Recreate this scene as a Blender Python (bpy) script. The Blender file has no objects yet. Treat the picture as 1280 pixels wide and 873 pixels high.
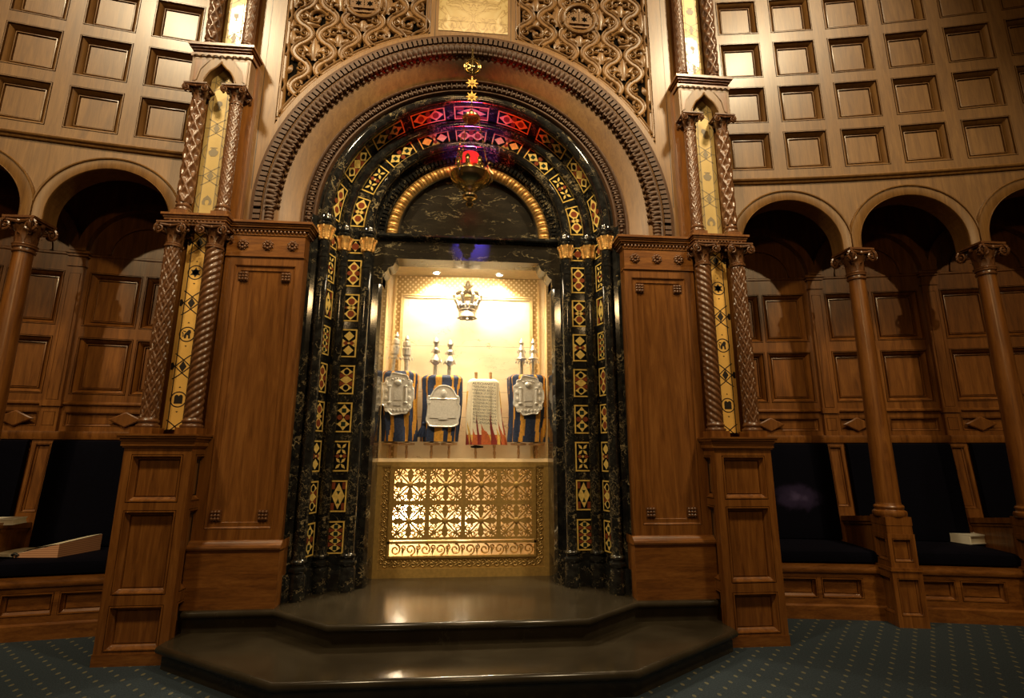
import bpy, bmesh, math, random
from math import sin, cos, pi, sqrt, atan2, radians
from mathutils import Vector, Matrix
random.seed(7)
C = bpy.context.scene.collection
SC = bpy.context.scene

# ------------------------------------------------------------------ materials
def nmat(name):
    m = bpy.data.materials.new(name); m.use_nodes = True
    nt = m.node_tree; b = nt.nodes['Principled BSDF']
    return m, nt, b
def N(nt, t, **kw):
    n = nt.nodes.new(t)
    for k, v in kw.items():
        if k in n.inputs: n.inputs[k].default_value = v
        else: setattr(n, k, v)
    return n
def L(nt, a, b): nt.links.new(a, b)
def mapping(nt, scale=(1, 1, 1), rot=(0, 0, 0)):
    tc = N(nt, 'ShaderNodeTexCoord'); mp = N(nt, 'ShaderNodeMapping')
    mp.inputs['Scale'].default_value = scale; mp.inputs['Rotation'].default_value = rot
    L(nt, tc.outputs['Object'], mp.inputs['Vector']); return mp.outputs['Vector']
def ramp(nt, fac, stops, interp='LINEAR'):
    r = N(nt, 'ShaderNodeValToRGB'); r.color_ramp.interpolation = interp
    el = r.color_ramp.elements
    while len(el) < len(stops): el.new(0.5)
    for e, (p, c) in zip(el, stops): e.position = p; e.color = (*c, 1)
    L(nt, fac, r.inputs['Fac']); return r.outputs['Color']
def math_(nt, op, a, b=None, c=None):
    n = N(nt, 'ShaderNodeMath', operation=op)
    for i, x in enumerate((a, b, c)):
        if x is None: continue
        if isinstance(x, (int, float)): n.inputs[i].default_value = x
        else: L(nt, x, n.inputs[i])
    return n.outputs[0]
def bump(nt, b, h, strength, dist=0.01):
    n = N(nt, 'ShaderNodeBump'); n.inputs['Strength'].default_value = strength; n.inputs['Distance'].default_value = dist
    L(nt, h, n.inputs['Height']); L(nt, n.outputs['Normal'], b.inputs['Normal'])

def wood(name, dark, mid, light, scale=(9, 9, .8), rough=.33, coat=.25):
    m, nt, b = nmat(name)
    v = mapping(nt, scale)
    n = N(nt, 'ShaderNodeTexNoise', Scale=2.2, Detail=7, Roughness=.62, Distortion=.8); L(nt, v, n.inputs['Vector'])
    c = ramp(nt, n.outputs['Fac'], [(.28, dark), (.5, mid), (.74, light)])
    v2 = mapping(nt, (scale[0]*6, scale[1]*6, scale[2]*3))
    n2 = N(nt, 'ShaderNodeTexNoise', Scale=3, Detail=3); L(nt, v2, n2.inputs['Vector'])
    mx = N(nt, 'ShaderNodeMix', data_type='RGBA', blend_type='MULTIPLY'); mx.inputs[0].default_value = .45
    L(nt, c, mx.inputs[6]); L(nt, ramp(nt, n2.outputs['Fac'], [(.3, (.6, .55, .5)), (.65, (1.1, 1.1, 1.1))]), mx.inputs[7])
    L(nt, mx.outputs[2], b.inputs['Base Color'])
    b.inputs['Roughness'].default_value = rough
    b.inputs['Coat Weight'].default_value = coat; b.inputs['Coat Roughness'].default_value = .22
    bump(nt, b, n2.outputs['Fac'], .10, .004)
    return m
def marble(name, base, base2, vein, vscale=3.0, width=.022, rough=.07, density=.5, stretch=(1, 1, 1)):
    m, nt, b = nmat(name)
    v = mapping(nt, stretch)
    d = N(nt, 'ShaderNodeTexNoise', Scale=vscale*1.3, Detail=6, Roughness=.65); L(nt, v, d.inputs['Vector'])
    add = N(nt, 'ShaderNodeVectorMath', operation='MULTIPLY_ADD'); L(nt, d.outputs['Color'], add.inputs[0])
    add.inputs[1].default_value = (.35, .35, .35); L(nt, v, add.inputs[2])
    n = N(nt, 'ShaderNodeTexNoise', Scale=vscale, Detail=5, Roughness=.55, Distortion=.6); L(nt, add.outputs[0], n.inputs['Vector'])
    r = math_(nt, 'ABSOLUTE', math_(nt, 'SUBTRACT', n.outputs['Fac'], .5))
    mask = N(nt, 'ShaderNodeTexNoise', Scale=vscale*.9, Detail=2); L(nt, v, mask.inputs['Vector'])
    thr = math_(nt, 'MULTIPLY', math_(nt, 'MAXIMUM', math_(nt, 'SUBTRACT', mask.outputs['Fac'], .5-.18*density), 0), width*9)
    mr = N(nt, 'ShaderNodeMapRange', interpolation_type='SMOOTHSTEP'); L(nt, r, mr.inputs['Value']); L(nt, thr, mr.inputs['From Max'])
    mr.inputs['From Min'].default_value = 0; mr.inputs['To Min'].default_value = 1; mr.inputs['To Max'].default_value = 0
    n3 = N(nt, 'ShaderNodeTexNoise', Scale=vscale*2.5, Detail=4); L(nt, v, n3.inputs['Vector'])
    bc = ramp(nt, n3.outputs['Fac'], [(.35, base), (.7, base2)])
    mx = N(nt, 'ShaderNodeMix', data_type='RGBA'); L(nt, mr.outputs[0], mx.inputs[0]); L(nt, bc, mx.inputs[6]); mx.inputs[7].default_value = (*vein, 1)
    L(nt, mx.outputs[2], b.inputs['Base Color']); b.inputs['Roughness'].default_value = rough
    return m
def plain(name, col, rough=.5, metal=0., nz=0., nscale=30., bumpk=0., emit=None, estr=0., coat=0.):
    m, nt, b = nmat(name)
    v = mapping(nt)
    n = N(nt, 'ShaderNodeTexNoise', Scale=nscale, Detail=4); L(nt, v, n.inputs['Vector'])
    lo = tuple(max(0, c*(1-nz)) for c in col); hi = tuple(c*(1+nz) for c in col)
    L(nt, ramp(nt, n.outputs['Fac'], [(.3, lo), (.7, hi)]), b.inputs['Base Color'])
    b.inputs['Roughness'].default_value = rough; b.inputs['Metallic'].default_value = metal
    b.inputs['Coat Weight'].default_value = coat
    if bumpk: bump(nt, b, n.outputs['Fac'], bumpk, .006)
    if emit: b.inputs['Emission Color'].default_value = (*emit, 1); b.inputs['Emission Strength'].default_value = estr
    return m
M = {}
M['wood'] = wood('polished_walnut', (.092, .030, .005), (.185, .067, .012), (.265, .106, .022))
M['woodh'] = wood('polished_walnut_cross_grain', (.092, .030, .005), (.185, .067, .012), (.265, .106, .022), scale=(1.1, 9, 9))
M['oak'] = wood('golden_oak', (.125, .058, .015), (.185, .090, .023), (.245, .127, .037), scale=(9, 9, .8), rough=.43, coat=.15)
M['carve'] = wood('carved_walnut', (.075, .028, .009), (.135, .054, .019), (.19, .084, .031), scale=(20, 20, 8), rough=.34, coat=.25)
M['darkwood'] = wood('dark_arch_moulding', (.042, .017, .005), (.070, .029, .009), (.10, .044, .014), scale=(20, 20, 8), rough=.58, coat=0.)
M['void'] = plain('black_backing', (.004, .003, .002), 1.)
M['void'].node_tree.nodes['Principled BSDF'].inputs['Specular IOR Level'].default_value = .05
M['portoro'] = marble('black_gold_marble', (.006, .006, .006), (.02, .02, .018), (.46, .36, .19), 6.0, .0075, .09, .42)
M['portoro_lunette'] = marble('veined_black_lunette_marble', (.011, .0085, .0045), (.022, .017, .0095), (.46, .37, .2), 2.6, .0058, .24, .55, (1, 1, 2.8))
M['step'] = marble('dark_step_marble', (.026, .020, .012), (.043, .034, .021), (.055, .046, .03), 1.5, .006, .20, .1)
M['gold'] = plain('gilding', (.72, .44, .13), .38, .75, .25, 25, .25)
M['goldleaf'] = plain('gilded_plaster', (.62, .36, .11), .42, .55, .35, 18, .3)
M['brass'] = plain('cast_brass', (.46, .29, .085), .38, .35, .15, 30, .08)
M['lampbrass'] = plain('polished_lamp_brass', (.62, .47, .20), .2, 1., .15, 20, .05)
M['silver'] = plain('chased_silver', (.96, .94, .90), .26, .35, .1, 60, .25)
M['velvet'] = plain('navy_velvet', (.0012, .0011, .0042), .9, 0, .3, 40, .1)
bv = M['velvet'].node_tree.nodes['Principled BSDF']
bv.inputs['Specular IOR Level'].default_value = .08; bv.inputs['Sheen Weight'].default_value = .045; bv.inputs['Sheen Tint'].default_value = (.25, .22, .6, 1); bv.inputs['Sheen Roughness'].default_value = .35
def painted_sheen_velvet():  # lighter purple patch paints a sheen highlight into the velvet colour
    m = M['velvet'].copy(); m.name = 'navy_velvet_with_painted_sheen'; nt = m.node_tree; b = nt.nodes['Principled BSDF']
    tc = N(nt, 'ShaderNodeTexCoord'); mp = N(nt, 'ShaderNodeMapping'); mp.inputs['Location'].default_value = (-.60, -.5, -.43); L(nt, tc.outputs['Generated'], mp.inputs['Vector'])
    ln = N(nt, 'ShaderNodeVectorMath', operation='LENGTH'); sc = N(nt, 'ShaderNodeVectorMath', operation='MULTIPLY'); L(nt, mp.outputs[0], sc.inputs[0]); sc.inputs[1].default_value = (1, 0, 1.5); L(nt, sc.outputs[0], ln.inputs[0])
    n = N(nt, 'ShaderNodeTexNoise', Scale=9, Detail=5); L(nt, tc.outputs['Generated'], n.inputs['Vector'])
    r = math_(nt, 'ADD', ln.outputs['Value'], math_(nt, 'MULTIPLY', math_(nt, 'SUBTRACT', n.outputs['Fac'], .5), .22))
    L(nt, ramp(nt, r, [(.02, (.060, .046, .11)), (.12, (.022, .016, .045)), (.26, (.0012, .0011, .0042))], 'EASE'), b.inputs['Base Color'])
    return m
M['velvet_painted_sheen'] = painted_sheen_velvet()
M['inlay'] = plain('gilt_inlay_ground', (.84, .50, .12), .42, .1, .06, 9, 0, coat=.2)
M['inlay_up'] = plain('pale_gilt_inlay_ground', (.44, .31, .11), .45, .2, .06, 9, 0, coat=.2)
M['inkline'] = plain('ebony_inlay_line', (.018, .013, .010), .4)
M['inkline_up'] = plain('olive_inlay_line', (.20, .155, .085), .45)
M['cream'] = plain('cream_mosaic_stone', (.84, .60, .17), .2, 0, .2, 30)
M['mframe'] = plain('gold_mosaic_border', (.84, .57, .14), .25, .1, .2, 30)
M['red'] = plain('red_porphyry', (.24, .058, .024), .2, 0, .25, 60)
M['green'] = plain('green_serpentine', (.020, .036, .024), .2, 0, .3, 60)
M['mblack'] = plain('black_mosaic_ground', (.008, .008, .007), .15)
M['stone'] = marble('cream_niche_stone', (.74, .60, .40), (.84, .72, .52), (.50, .36, .2), 1.2, .006, .4, .3, (1, 1, 2.2))
M['nichegold'] = plain('pale_gold_paint', (.70, .52, .26), .42, .3, .12, 30)
M['onyxlight'] = plain('shelf_stone', (.82, .70, .50), .3, 0, .08, 15)
M['navy'] = plain('mantle_navy_velvet', (.018, .032, .085), .7, 0, .35, 50, .15)
M['ochre'] = plain('mantle_gold_velvet', (.62, .30, .035), .65, 0, .2, 50, .15)
M['ivory'] = plain('mantle_ivory_cloth', (.82, .74, .56), .75, 0, .06, 40, .1)
M['crimson'] = plain('mantle_crimson_applique', (.24, .022, .016), .7, 0, .2, 50)
M['orange'] = plain('mantle_orange_applique', (.52, .12, .03), .7, 0, .2, 50)
M['flameyellow'] = plain('mantle_yellow_applique', (.72, .46, .10), .7, 0, .2, 50)
M['letter'] = plain('black_embroidery', (.02, .018, .016), .7)
M['roller'] = plain('turned_roller_wood', (.42, .24, .10), .4, 0, .25, 40)
M['paper'] = plain('cream_paper', (.78, .70, .52), .6, 0, .05, 20)
M['whitebook'] = plain('white_cover', (.82, .78, .66), .45, 0, .04, 20)
M['oldsilver'] = plain('old_silver', (.80, .77, .70), .30, .75, .2, 40, .3)
M['crownsilver'] = plain('crown_silver', (.60, .54, .44), .28, .97, .3, 40, .3)
M['redglass'] = plain('red_lamp_glass', (.55, .01, .01), .08, 0, 0, 10, 0, (1, .02, .02), 1.2)
bulb = plain('downlight_bulb', (1, .9, .7), .3, 0, 0, 10, 0, (1, .86, .6), 30)
M['bulb'] = bulb
# page edges with stripes
def pages():
    m, nt, b = nmat('book_page_edges')
    tc = N(nt, 'ShaderNodeTexCoord'); w = N(nt, 'ShaderNodeTexWave', wave_type='BANDS', bands_direction='Z', Scale=18, Distortion=.6)
    L(nt, tc.outputs['Object'], w.inputs['Vector'])
    L(nt, ramp(nt, w.outputs['Fac'], [(.2, (.42, .19, .10)), (.8, (.66, .38, .23))]), b.inputs['Base Color']); b.inputs['Roughness'].default_value = .7
    return m
M['pages'] = pages()
def onyx():
    m, nt, b = nmat('bookmatched_onyx')
    tc = N(nt, 'ShaderNodeTexCoord'); sx = N(nt, 'ShaderNodeSeparateXYZ'); L(nt, tc.outputs['Object'], sx.inputs[0])
    cx = N(nt, 'ShaderNodeCombineXYZ'); L(nt, math_(nt, 'ABSOLUTE', sx.outputs['X']), cx.inputs['X']); L(nt, sx.outputs['Z'], cx.inputs['Z'])
    n = N(nt, 'ShaderNodeTexNoise', Scale=5.5, Detail=7, Roughness=.6, Distortion=1.6); L(nt, cx.outputs[0], n.inputs['Vector'])
    c = ramp(nt, n.outputs['Fac'], [(.34, (.46, .36, .17)), (.46, (.42, .31, .12)), (.50, (.20, .125, .04)), (.54, (.46, .34, .14)), (.66, (.56, .46, .26))])
    L(nt, c, b.inputs['Base Color']); b.inputs['Roughness'].default_value = .2
    return m
M['onyx'] = onyx()
def lattice_gold():
    m, nt, b = nmat('diaper_pattern_gilt')
    v = mapping(nt, (1, 1, 1), (0, radians(45), 0))
    vo = N(nt, 'ShaderNodeTexVoronoi', feature='F1', Scale=22, Randomness=0.); L(nt, v, vo.inputs['Vector'])
    L(nt, ramp(nt, vo.outputs['Distance'], [(.30, (.82, .66, .38)), (.44, (.42, .28, .11))]), b.inputs['Base Color'])
    b.inputs['Roughness'].default_value = .4; b.inputs['Metallic'].default_value = .3
    bump(nt, b, vo.outputs['Distance'], .3, .01)
    return m
M['diaper'] = lattice_gold()
def carpet():
    m, nt, b = nmat('navy_carpet')
    v = mapping(nt, (1, 1, 0), (0, 0, radians(43)))
    # small cream dashes on a square grid turned 43 degrees
    sx = N(nt, 'ShaderNodeSeparateXYZ'); L(nt, v, sx.inputs[0])
    P_ = .128
    def cell(o):
        return math_(nt, 'SUBTRACT', math_(nt, 'FRACT', math_(nt, 'MULTIPLY', o, 1/P_)), .5)
    fu, fv = cell(sx.outputs['X']), cell(sx.outputs['Y'])
    a = math_(nt, 'MULTIPLY', math_(nt, 'ADD', fu, fv), .7071); c = math_(nt, 'MULTIPLY', math_(nt, 'SUBTRACT', fu, fv), .7071)
    d = math_(nt, 'ADD', math_(nt, 'POWER', math_(nt, 'MULTIPLY', math_(nt, 'ABSOLUTE', a), 1/.10), 2), math_(nt, 'POWER', math_(nt, 'MULTIPLY', math_(nt, 'ABSOLUTE', c), 1/.17), 2))
    n = N(nt, 'ShaderNodeTexNoise', Scale=90, Detail=3); tc = N(nt, 'ShaderNodeTexCoord'); L(nt, tc.outputs['Object'], n.inputs['Vector'])
    base = ramp(nt, n.outputs['Fac'], [(.3, (.010, .020, .030)), (.7, (.025, .043, .060))])
    dn = math_(nt, 'ADD', d, math_(nt, 'MULTIPLY', math_(nt, 'SUBTRACT', n.outputs['Fac'], .5), 1.2))
    msk = math_(nt, 'LESS_THAN', dn, 1.0)
    mx = N(nt, 'ShaderNodeMix', data_type='RGBA'); L(nt, msk, mx.inputs[0]); L(nt, base, mx.inputs[6]); mx.inputs[7].default_value = (.13, .12, .07, 1)
    L(nt, mx.outputs[2], b.inputs['Base Color']); b.inputs['Roughness'].default_value = .95
    bump(nt, b, n.outputs['Fac'], .5, .01)
    return m
M['carpet'] = carpet()

# ------------------------------------------------------------------ mesh builder
class MB:
    def __init__(s): s.v = []; s.f = []; s.mi = []; s.mats = []; s.cur = 0; s.xf = None
    def mat(s, name):
        m = M[name]
        if m not in s.mats: s.mats.append(m)
        s.cur = s.mats.index(m); return s
    def vert(s, p):
        if s.xf: p = s.xf(*p)
        s.v.append(tuple(p)); return len(s.v)-1
    def face(s, idx): s.f.append(tuple(idx)); s.mi.append(s.cur)
    def poly(s, pts): s.face([s.vert(p) for p in pts])
    def box(s, x0, x1, y0, y1, z0, z1):
        i = [s.vert(p) for p in ((x0,y0,z0),(x1,y0,z0),(x1,y1,z0),(x0,y1,z0),(x0,y0,z1),(x1,y0,z1),(x1,y1,z1),(x0,y1,z1))]
        for q in ((3,2,1,0),(4,5,6,7),(0,1,5,4),(1,2,6,5),(2,3,7,6),(3,0,4,7)): s.face([i[k] for k in q])
    def prism(s, poly, fn, d0, d1):
        """poly: list of (u,v); fn(u,v,d)->xyz; extruded from depth d0 (front) to d1."""
        n = len(poly); a = [s.vert(fn(u, v, d0)) for u, v in poly]; b = [s.vert(fn(u, v, d1)) for u, v in poly]
        s.face(a); s.face(b[::-1])
        for k in range(n): s.face((a[k], b[k], b[(k+1) % n], a[(k+1) % n]))
    def grid(s, fn, nu, nv, wrap_u=False, matfn=None, flip=False):
        ii = [[s.vert(fn(u, v)) for u in range(nu)] for v in range(nv)]
        for v in range(nv-1):
            for u in range(nu if wrap_u else nu-1):
                if matfn: s.mat(matfn(u, v))
                q = (ii[v][u], ii[v][(u+1) % nu], ii[v+1][(u+1) % nu], ii[v+1][u])
                s.face(q[::-1] if flip else q)
        return ii
    def lathe(s, prof, cx, cy, n=24, z0=0., caps=True, sx=1., sy=1.):
        ii = s.grid(lambda u, v: (cx+prof[v][0]*sx*cos(2*pi*u/n), cy+prof[v][0]*sy*sin(2*pi*u/n), z0+prof[v][1]), n, len(prof), True)
        if caps: s.face(ii[0][::-1]); s.face(ii[-1])
    def tube(s, path, r, n=6, closed=False):
        P = [Vector(p) for p in path]; m = len(P); rings = []
        up = Vector((0, 0, 1))
        for k in range(m):
            if closed: t = P[(k+1) % m]-P[k-1]
            else: t = P[min(k+1, m-1)]-P[max(k-1, 0)]
            t.normalize()
            a = t.cross(up) if abs(t.dot(up)) < .95 else t.cross(Vector((0, 1, 0)))
            a.normalize(); b = a.cross(t)
            rr = r[k] if isinstance(r, (list, tuple)) else r
            rings.append([s.vert(P[k]+a*(rr*cos(2*pi*j/n))+b*(rr*sin(2*pi*j/n))) for j in range(n)])
        for k in range(m if closed else m-1):
            A, B = rings[k], rings[(k+1) % m]
            for j in range(n): s.face((A[j], A[(j+1) % n], B[(j+1) % n], B[j]))
        if not closed: s.face(rings[0][::-1]); s.face(rings[-1])
    def ball(s, c, rx, ry=None, rz=None, nu=10, nv=6):
        ry = ry or rx; rz = rz or rx
        top = s.vert((c[0], c[1], c[2]+rz)); bot = s.vert((c[0], c[1], c[2]-rz)); R = []
        for v in range(1, nv):
            t = pi*v/nv
            R.append([s.vert((c[0]+rx*sin(t)*cos(2*pi*u/nu), c[1]+ry*sin(t)*sin(2*pi*u/nu), c[2]+rz*cos(t))) for u in range(nu)])
        for u in range(nu):
            s.face((top, R[0][u], R[0][(u+1) % nu])); s.face((bot, R[-1][(u+1) % nu], R[-1][u]))
            for v in range(nv-2): s.face((R[v][u], R[v+1][u], R[v+1][(u+1) % nu], R[v][(u+1) % nu]))
    def build(s, name, parent=None, smooth=35, recalc=True):
        off = Vector((0, 0, 0))
        if parent is not None:
            q = parent
            while q is not None: off += q.location; q = q.parent
        me = bpy.data.meshes.new(name)
        me.from_pydata([tuple(Vector(p)-off) for p in s.v], [], s.f)
        for m in s.mats: me.materials.append(m)
        me.polygons.foreach_set('material_index', s.mi)
        if recalc:
            bm = bmesh.new(); bm.from_mesh(me); bmesh.ops.recalc_face_normals(bm, faces=bm.faces); bm.to_mesh(me); bm.free()
        me.update()
        if smooth:
            me.shade_smooth(); me.set_sharp_from_angle(angle=radians(smooth))
        o = bpy.data.objects.new(name, me); C.objects.link(o)
        if parent is not None: o.parent = parent
        return o
def tag(o, label, cat, group=None, kind='thing'):
    o['label'] = label; o['category'] = cat; o['kind'] = kind
    if group: o['group'] = group
    return o
def thing(name, label, cat, loc, group=None, kind='thing'):
    o = bpy.data.objects.new(name, None); C.objects.link(o); o.location = loc; o.empty_display_size = .1
    return tag(o, label, cat, group, kind)
def struct(o, label=None):
    o['kind'] = 'structure'
    if label: o['label'] = label; o['category'] = o.name.split('_')[0]
    return o

def panelled(mb, P, us, vs, prof, fieldmat=None):
    """a boarded face with recessed panels: prof maps cell (i,j) -> [(inset,depth),...]"""
    for i in range(len(us)-1):
        for j in range(len(vs)-1):
            u0, u1, v0, v1 = us[i], us[i+1], vs[j], vs[j+1]
            pr = prof.get((i, j))
            if pr is None:
                mb.poly([P(u0, v0, 0), P(u1, v0, 0), P(u1, v1, 0), P(u0, v1, 0)]); continue
            last = [mb.vert(P(*q, 0)) for q in ((u0, v0), (u1, v0), (u1, v1), (u0, v1))]
            for ins, d in pr:
                cur = [mb.vert(P(*q, d)) for q in ((u0+ins, v0+ins), (u1-ins, v0+ins), (u1-ins, v1-ins), (u0+ins, v1-ins))]
                for k in range(4): mb.face((last[k], last[(k+1) % 4], cur[(k+1) % 4], cur[k]))
                last = cur
            mb.face(last)
COFFER = [(0, .016), (.005, .016), (.007, -.004), (.014, -.004), (.015, .032), (.021, .032), (.023, .012), (.036, .026), (.058, .054), (.060, .078), (.066, .078), (.068, .050), (.076, .048), (.078, .074), (.084, .074), (.086, .062)]
MOULD = [(0, .010), (.004, .010), (.006, -.004), (.014, -.004), (.016, .022), (.034, .040), (.036, .056), (.041, .056), (.043, .044)]
SMALLM = [(0, .008), (.003, .008), (.005, -.003), (.010, -.003), (.012, .020), (.024, .028), (.025, .038), (.029, .038), (.030, .032)]

# curved side walls: s along the arc from the axis, d depth behind the arcade plane
RA, YC = 22.5, -16.885
def bend(side):
    def f(s_, d, z):
        t = s_/RA; R = RA+d
        return (side*R*sin(t), YC+R*cos(t), z)
    return f
# ------------------------------------------------------------------ setting: floor, walls
mb = MB().mat('carpet')
mb.grid(lambda u, v: (-9+18*u/18, -6+12.6*v/12, 0), 19, 13)
o = mb.build('floor', smooth=0); struct(o, 'dark blue carpet with small cream dashes in front of the steps')

S0 = 11.02*pi/180*RA       # first free column
PITCH = 1.30
SIDE = {-1: 'left', 1: 'right'}
NB = 5
def make_wall(side):
    xf = bend(side)
    root = bpy.data.objects.new('wall_'+SIDE[side], None); C.objects.link(root); root.location = (side*5, 5.5, 0)
    struct(root, 'curved coffered oak wall above dark arcade, %s of the ark' % SIDE[side])
    P = lambda u, v, d: xf(u, d, v)
    # coffers
    mb = MB().mat('oak')
    us = [2.2]; prof = {}
    c0 = 3.085; k0 = -1
    for k in range(k0, 9):
        a = c0+.648*k
        us += [a, a+.5]
    us[0] = us[1]-.148; us.append(us[-1]+.2)
    vs = [4.76]
    for k in range(5): vs += [4.884+.627*k, 4.884+.627*k+.5]
    vs.append(8.0)
    for i in range(1, len(us)-1, 2):
        for j in range(1, len(vs)-1, 2): prof[(i, j)] = COFFER
    panelled(mb, P, us, vs, prof)
    mb.build('coffer_panelling', root)
    # cornice between coffers and arcade
    mb = MB().mat('oak')
    pr = [(0, 4.70), (-.02, 4.70), (-.028, 4.712), (-.02, 4.724), (-.045, 4.735), (-.052, 4.75), (-.045, 4.765), (-.012, 4.772), (0, 4.79)]
    n = 24
    mb.grid(lambda u, v: xf(us[0]+(us[-1]-us[0])*v/n, *pr[u]), len(pr), n+1)
    mb.build('cornice', root)
    # arcade front with arches (front at d=-.04, soffit back to d=.2)
    mb = MB().mat('oak')
    zc = 3.935; ri = .545; n = 28
    d0, d1 = 0., .22
    for k in range(-1, NB):
        sc = S0+PITCH*(k-.5)
        x0, x1 = sc-PITCH/2, sc+PITCH/2
        arc = [(sc+ri*cos(pi-pi*i/n), zc+ri*sin(pi-pi*i/n)) for i in range(n+1)]
        arc = [(sc-ri, 3.83)]+arc+[(sc+ri, 3.83)]
        # spandrel: connect arc to the top edge / sides
        top = 4.72
        outer = []
        for (u, v) in arc:
            if v <= zc+1e-6: outer.append((x0 if u < sc else x1, v))
            else:
                ang = atan2(v-zc, u-sc)
                tx = (PITCH/2)/max(1e-6, abs(cos(ang))); ty = (top-zc)/max(1e-6, sin(ang))
                t = min(tx, ty); outer.append((sc+t*cos(ang), zc+t*sin(ang)))
        for i in range(len(arc)-1):
            a, b, c_, d_ = arc[i], arc[i+1], outer[i+1], outer[i]
            if abs(c_[0]-d_[0]) > 1e-6 and abs(c_[1]-d_[1]) > 1e-6:
                cor = (x0 if i < len(arc)/2 else x1, top)
                mb.poly([P(*a, d0), P(*b, d0), P(*c_, d0), P(*cor, d0), P(*d_, d0)])
            else: mb.poly([P(*a, d0), P(*b, d0), P(*c_, d0), P(*d_, d0)])
            # soffit
            mb.poly([P(*a, d0), P(*b, d0), P(*b, d1), P(*a, d1)])
            mb.poly([P(*a, d1), P(*b, d1), P(*c_, d1), P(*d_, d1)])
        # archivolt: flat raised band and outer roll, cut where neighbours meet
        def band(rp):
            m = 40
            def f(u, v):
                r, d = rp[u]
                ang = pi*v/m
                uu = sc+r*cos(ang); vv = zc+r*sin(ang)
                uu = min(max(uu, x0), x1)
                return xf(uu, d, vv)
            mb.grid(f, len(rp), m+1)
            for e in (0, 1):
                sg = 1 if e else -1
                mb.grid(lambda u, v: xf(min(max(sc+sg*rp[u][0], x0), x1), rp[u][1], 3.83+(zc-3.83)*v), len(rp), 2)
        band([(ri, 0), (ri, -.012), (ri+.006, -.022), (ri+.012, -.012), (ri+.018, -.016), (ri+.105, -.018), (ri+.110, -.032), (ri+.120, -.036), (ri+.128, -.028), (ri+.130, 0)])
    mb.build('arcade', root)
    # ---- rear panelling
    mb = MB().mat('wood')
    DB = 1.0
    Pb = lambda u, v, d: xf(u, DB+d, v)
    scale_ = RA/(RA+DB)
    us = []; prof = {}; cells = []
    vs = [1.70, 1.84, 1.885, 2.045, 2.14, 2.235, 2.885, 3.01, 3.655, 3.80, 3.87, 5.2]
    s_start = S0-PITCH*1.5
    us.append(s_start)
    for k in range(-1, NB):
        s0 = S0+PITCH*(k-1)  # pilaster centre
        for w0 in (.115, .665):
            us += [s0+w0, s0+w0+.52]
    us.append(us[-1]+.12)
    for i in range(1, len(us)-1, 2):
        prof[(i, 2)] = SMALLM; prof[(i, 5)] = COFFER[:]; prof[(i, 7)] = COFFER[:]
    panelled(mb, Pb, us, vs, prof)
    # rails
    def rail(pr):
        n = 20
        mb.grid(lambda u, v: xf(us[0]+(us[-1]-us[0])*v/n, DB+pr[u][0], pr[u][1]), len(pr), n+1)
    rail([(0, 2.11), (-.015, 2.115), (-.03, 2.125), (-.03, 2.14), (-.01, 2.15), (0, 2.16)])
    rail([(0, 3.84), (-.015, 3.85), (-.015, 3.87), (0, 3.88)])
    mb.build('rear_panelling', root)
    # pilasters, blind arches, diamond plaques
    for k in range(-1, NB):
        s0 = S0+PITCH*(k-1)
        mb = MB().mat('wood')
        w = .078
        Pp = lambda u, v, d: xf(u, DB-.045+d, v)
        panelled(mb, Pp, [s0-w, s0-w+.025, s0+w-.025, s0+w], [1.80, 1.89, 2.04, 2.17, 3.62, 3.70], {(1, 1): SMALLM[:3], (1, 3): SMALLM[:3]})
        for sg in (-1, 1):
            mb.poly([xf(s0+sg*w, DB-.045, 1.8), xf(s0+sg*w, DB-.045, 3.7), xf(s0+sg*w, DB, 3.7), xf(s0+sg*w, DB, 1.8)])
        def bx(u0, u1, d0, d1, z0, z1):
            old = mb.xf; mb.xf = xf; mb.box(u0, u1, d0, d1, z0, z1); mb.xf = old
        bx(s0-w-.012, s0+w+.012, DB-.06, DB, 3.70, 3.72); bx(s0-w, s0+w, DB-.05, DB, 3.72, 3.82)
        bx(s0-w-.02, s0+w+.02, DB-.07, DB, 3.82, 3.85); bx(s0-w-.035, s0+w+.035, DB-.09, DB, 3.85, 3.88)
        bx(s0-w-.014, s0+w+.014, DB-.065, DB, 2.10, 2.16)
        # blind arch
        sc = s0+PITCH/2; r0 = PITCH/2-w
        m = 24
        for (ra, rb, dd) in ((r0, r0+.09, -.10), (.36, .385, -.03)):
            rp = [(ra, 0), (ra, dd), (rb, dd), (rb, 0)]
            mb.grid(lambda u, v: xf(sc+rp[u][0]*cos(pi*v/m), DB+rp[u][1], 3.88+rp[u][0]*sin(pi*v/m)), 4, m+1)
        mb.build('pilaster', root)
    for k in range(0, NB):
        for off in (.30,) if k else (.62,):
            sc = S0+PITCH*(k-1)+off
            mb = MB().mat('wood')
            pts = [(-.16, 0), (0, -.085), (.16, 0), (0, .085)]
            a = [mb.vert(xf(sc+u, DB, 1.965+v)) for u, v in pts]; b = [mb.vert(xf(sc+u, DB-.022, 1.965+v)) for u, v in pts]
            c = [mb.vert(xf(sc+u*.86, DB-.03, 1.965+v*.86)) for u, v in pts]
            for q in range(4):
                mb.face((a[q], a[(q+1) % 4], b[(q+1) % 4], b[q])); mb.face((b[q], b[(q+1) % 4], c[(q+1) % 4], c[q]))
            mb.face(c); mb.build('diamond_plaque', root)
    # roof over the recess so that its top stays in shade
    def strip(mb, loop):      # closed cross-section (d, z) run along the curve
        n = 24; lp = loop+[loop[0]]
        mb.grid(lambda u, v: xf(us[0]+(us[-1]-us[0])*v/n, *lp[u]), len(lp), n+1)
    mb = MB().mat('wood'); strip(mb, [(.2, 4.9), (DB+.02, 4.9), (DB+.02, 4.95), (.2, 4.95)])
    mb.build('recess_soffit', root, smooth=0)
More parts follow.
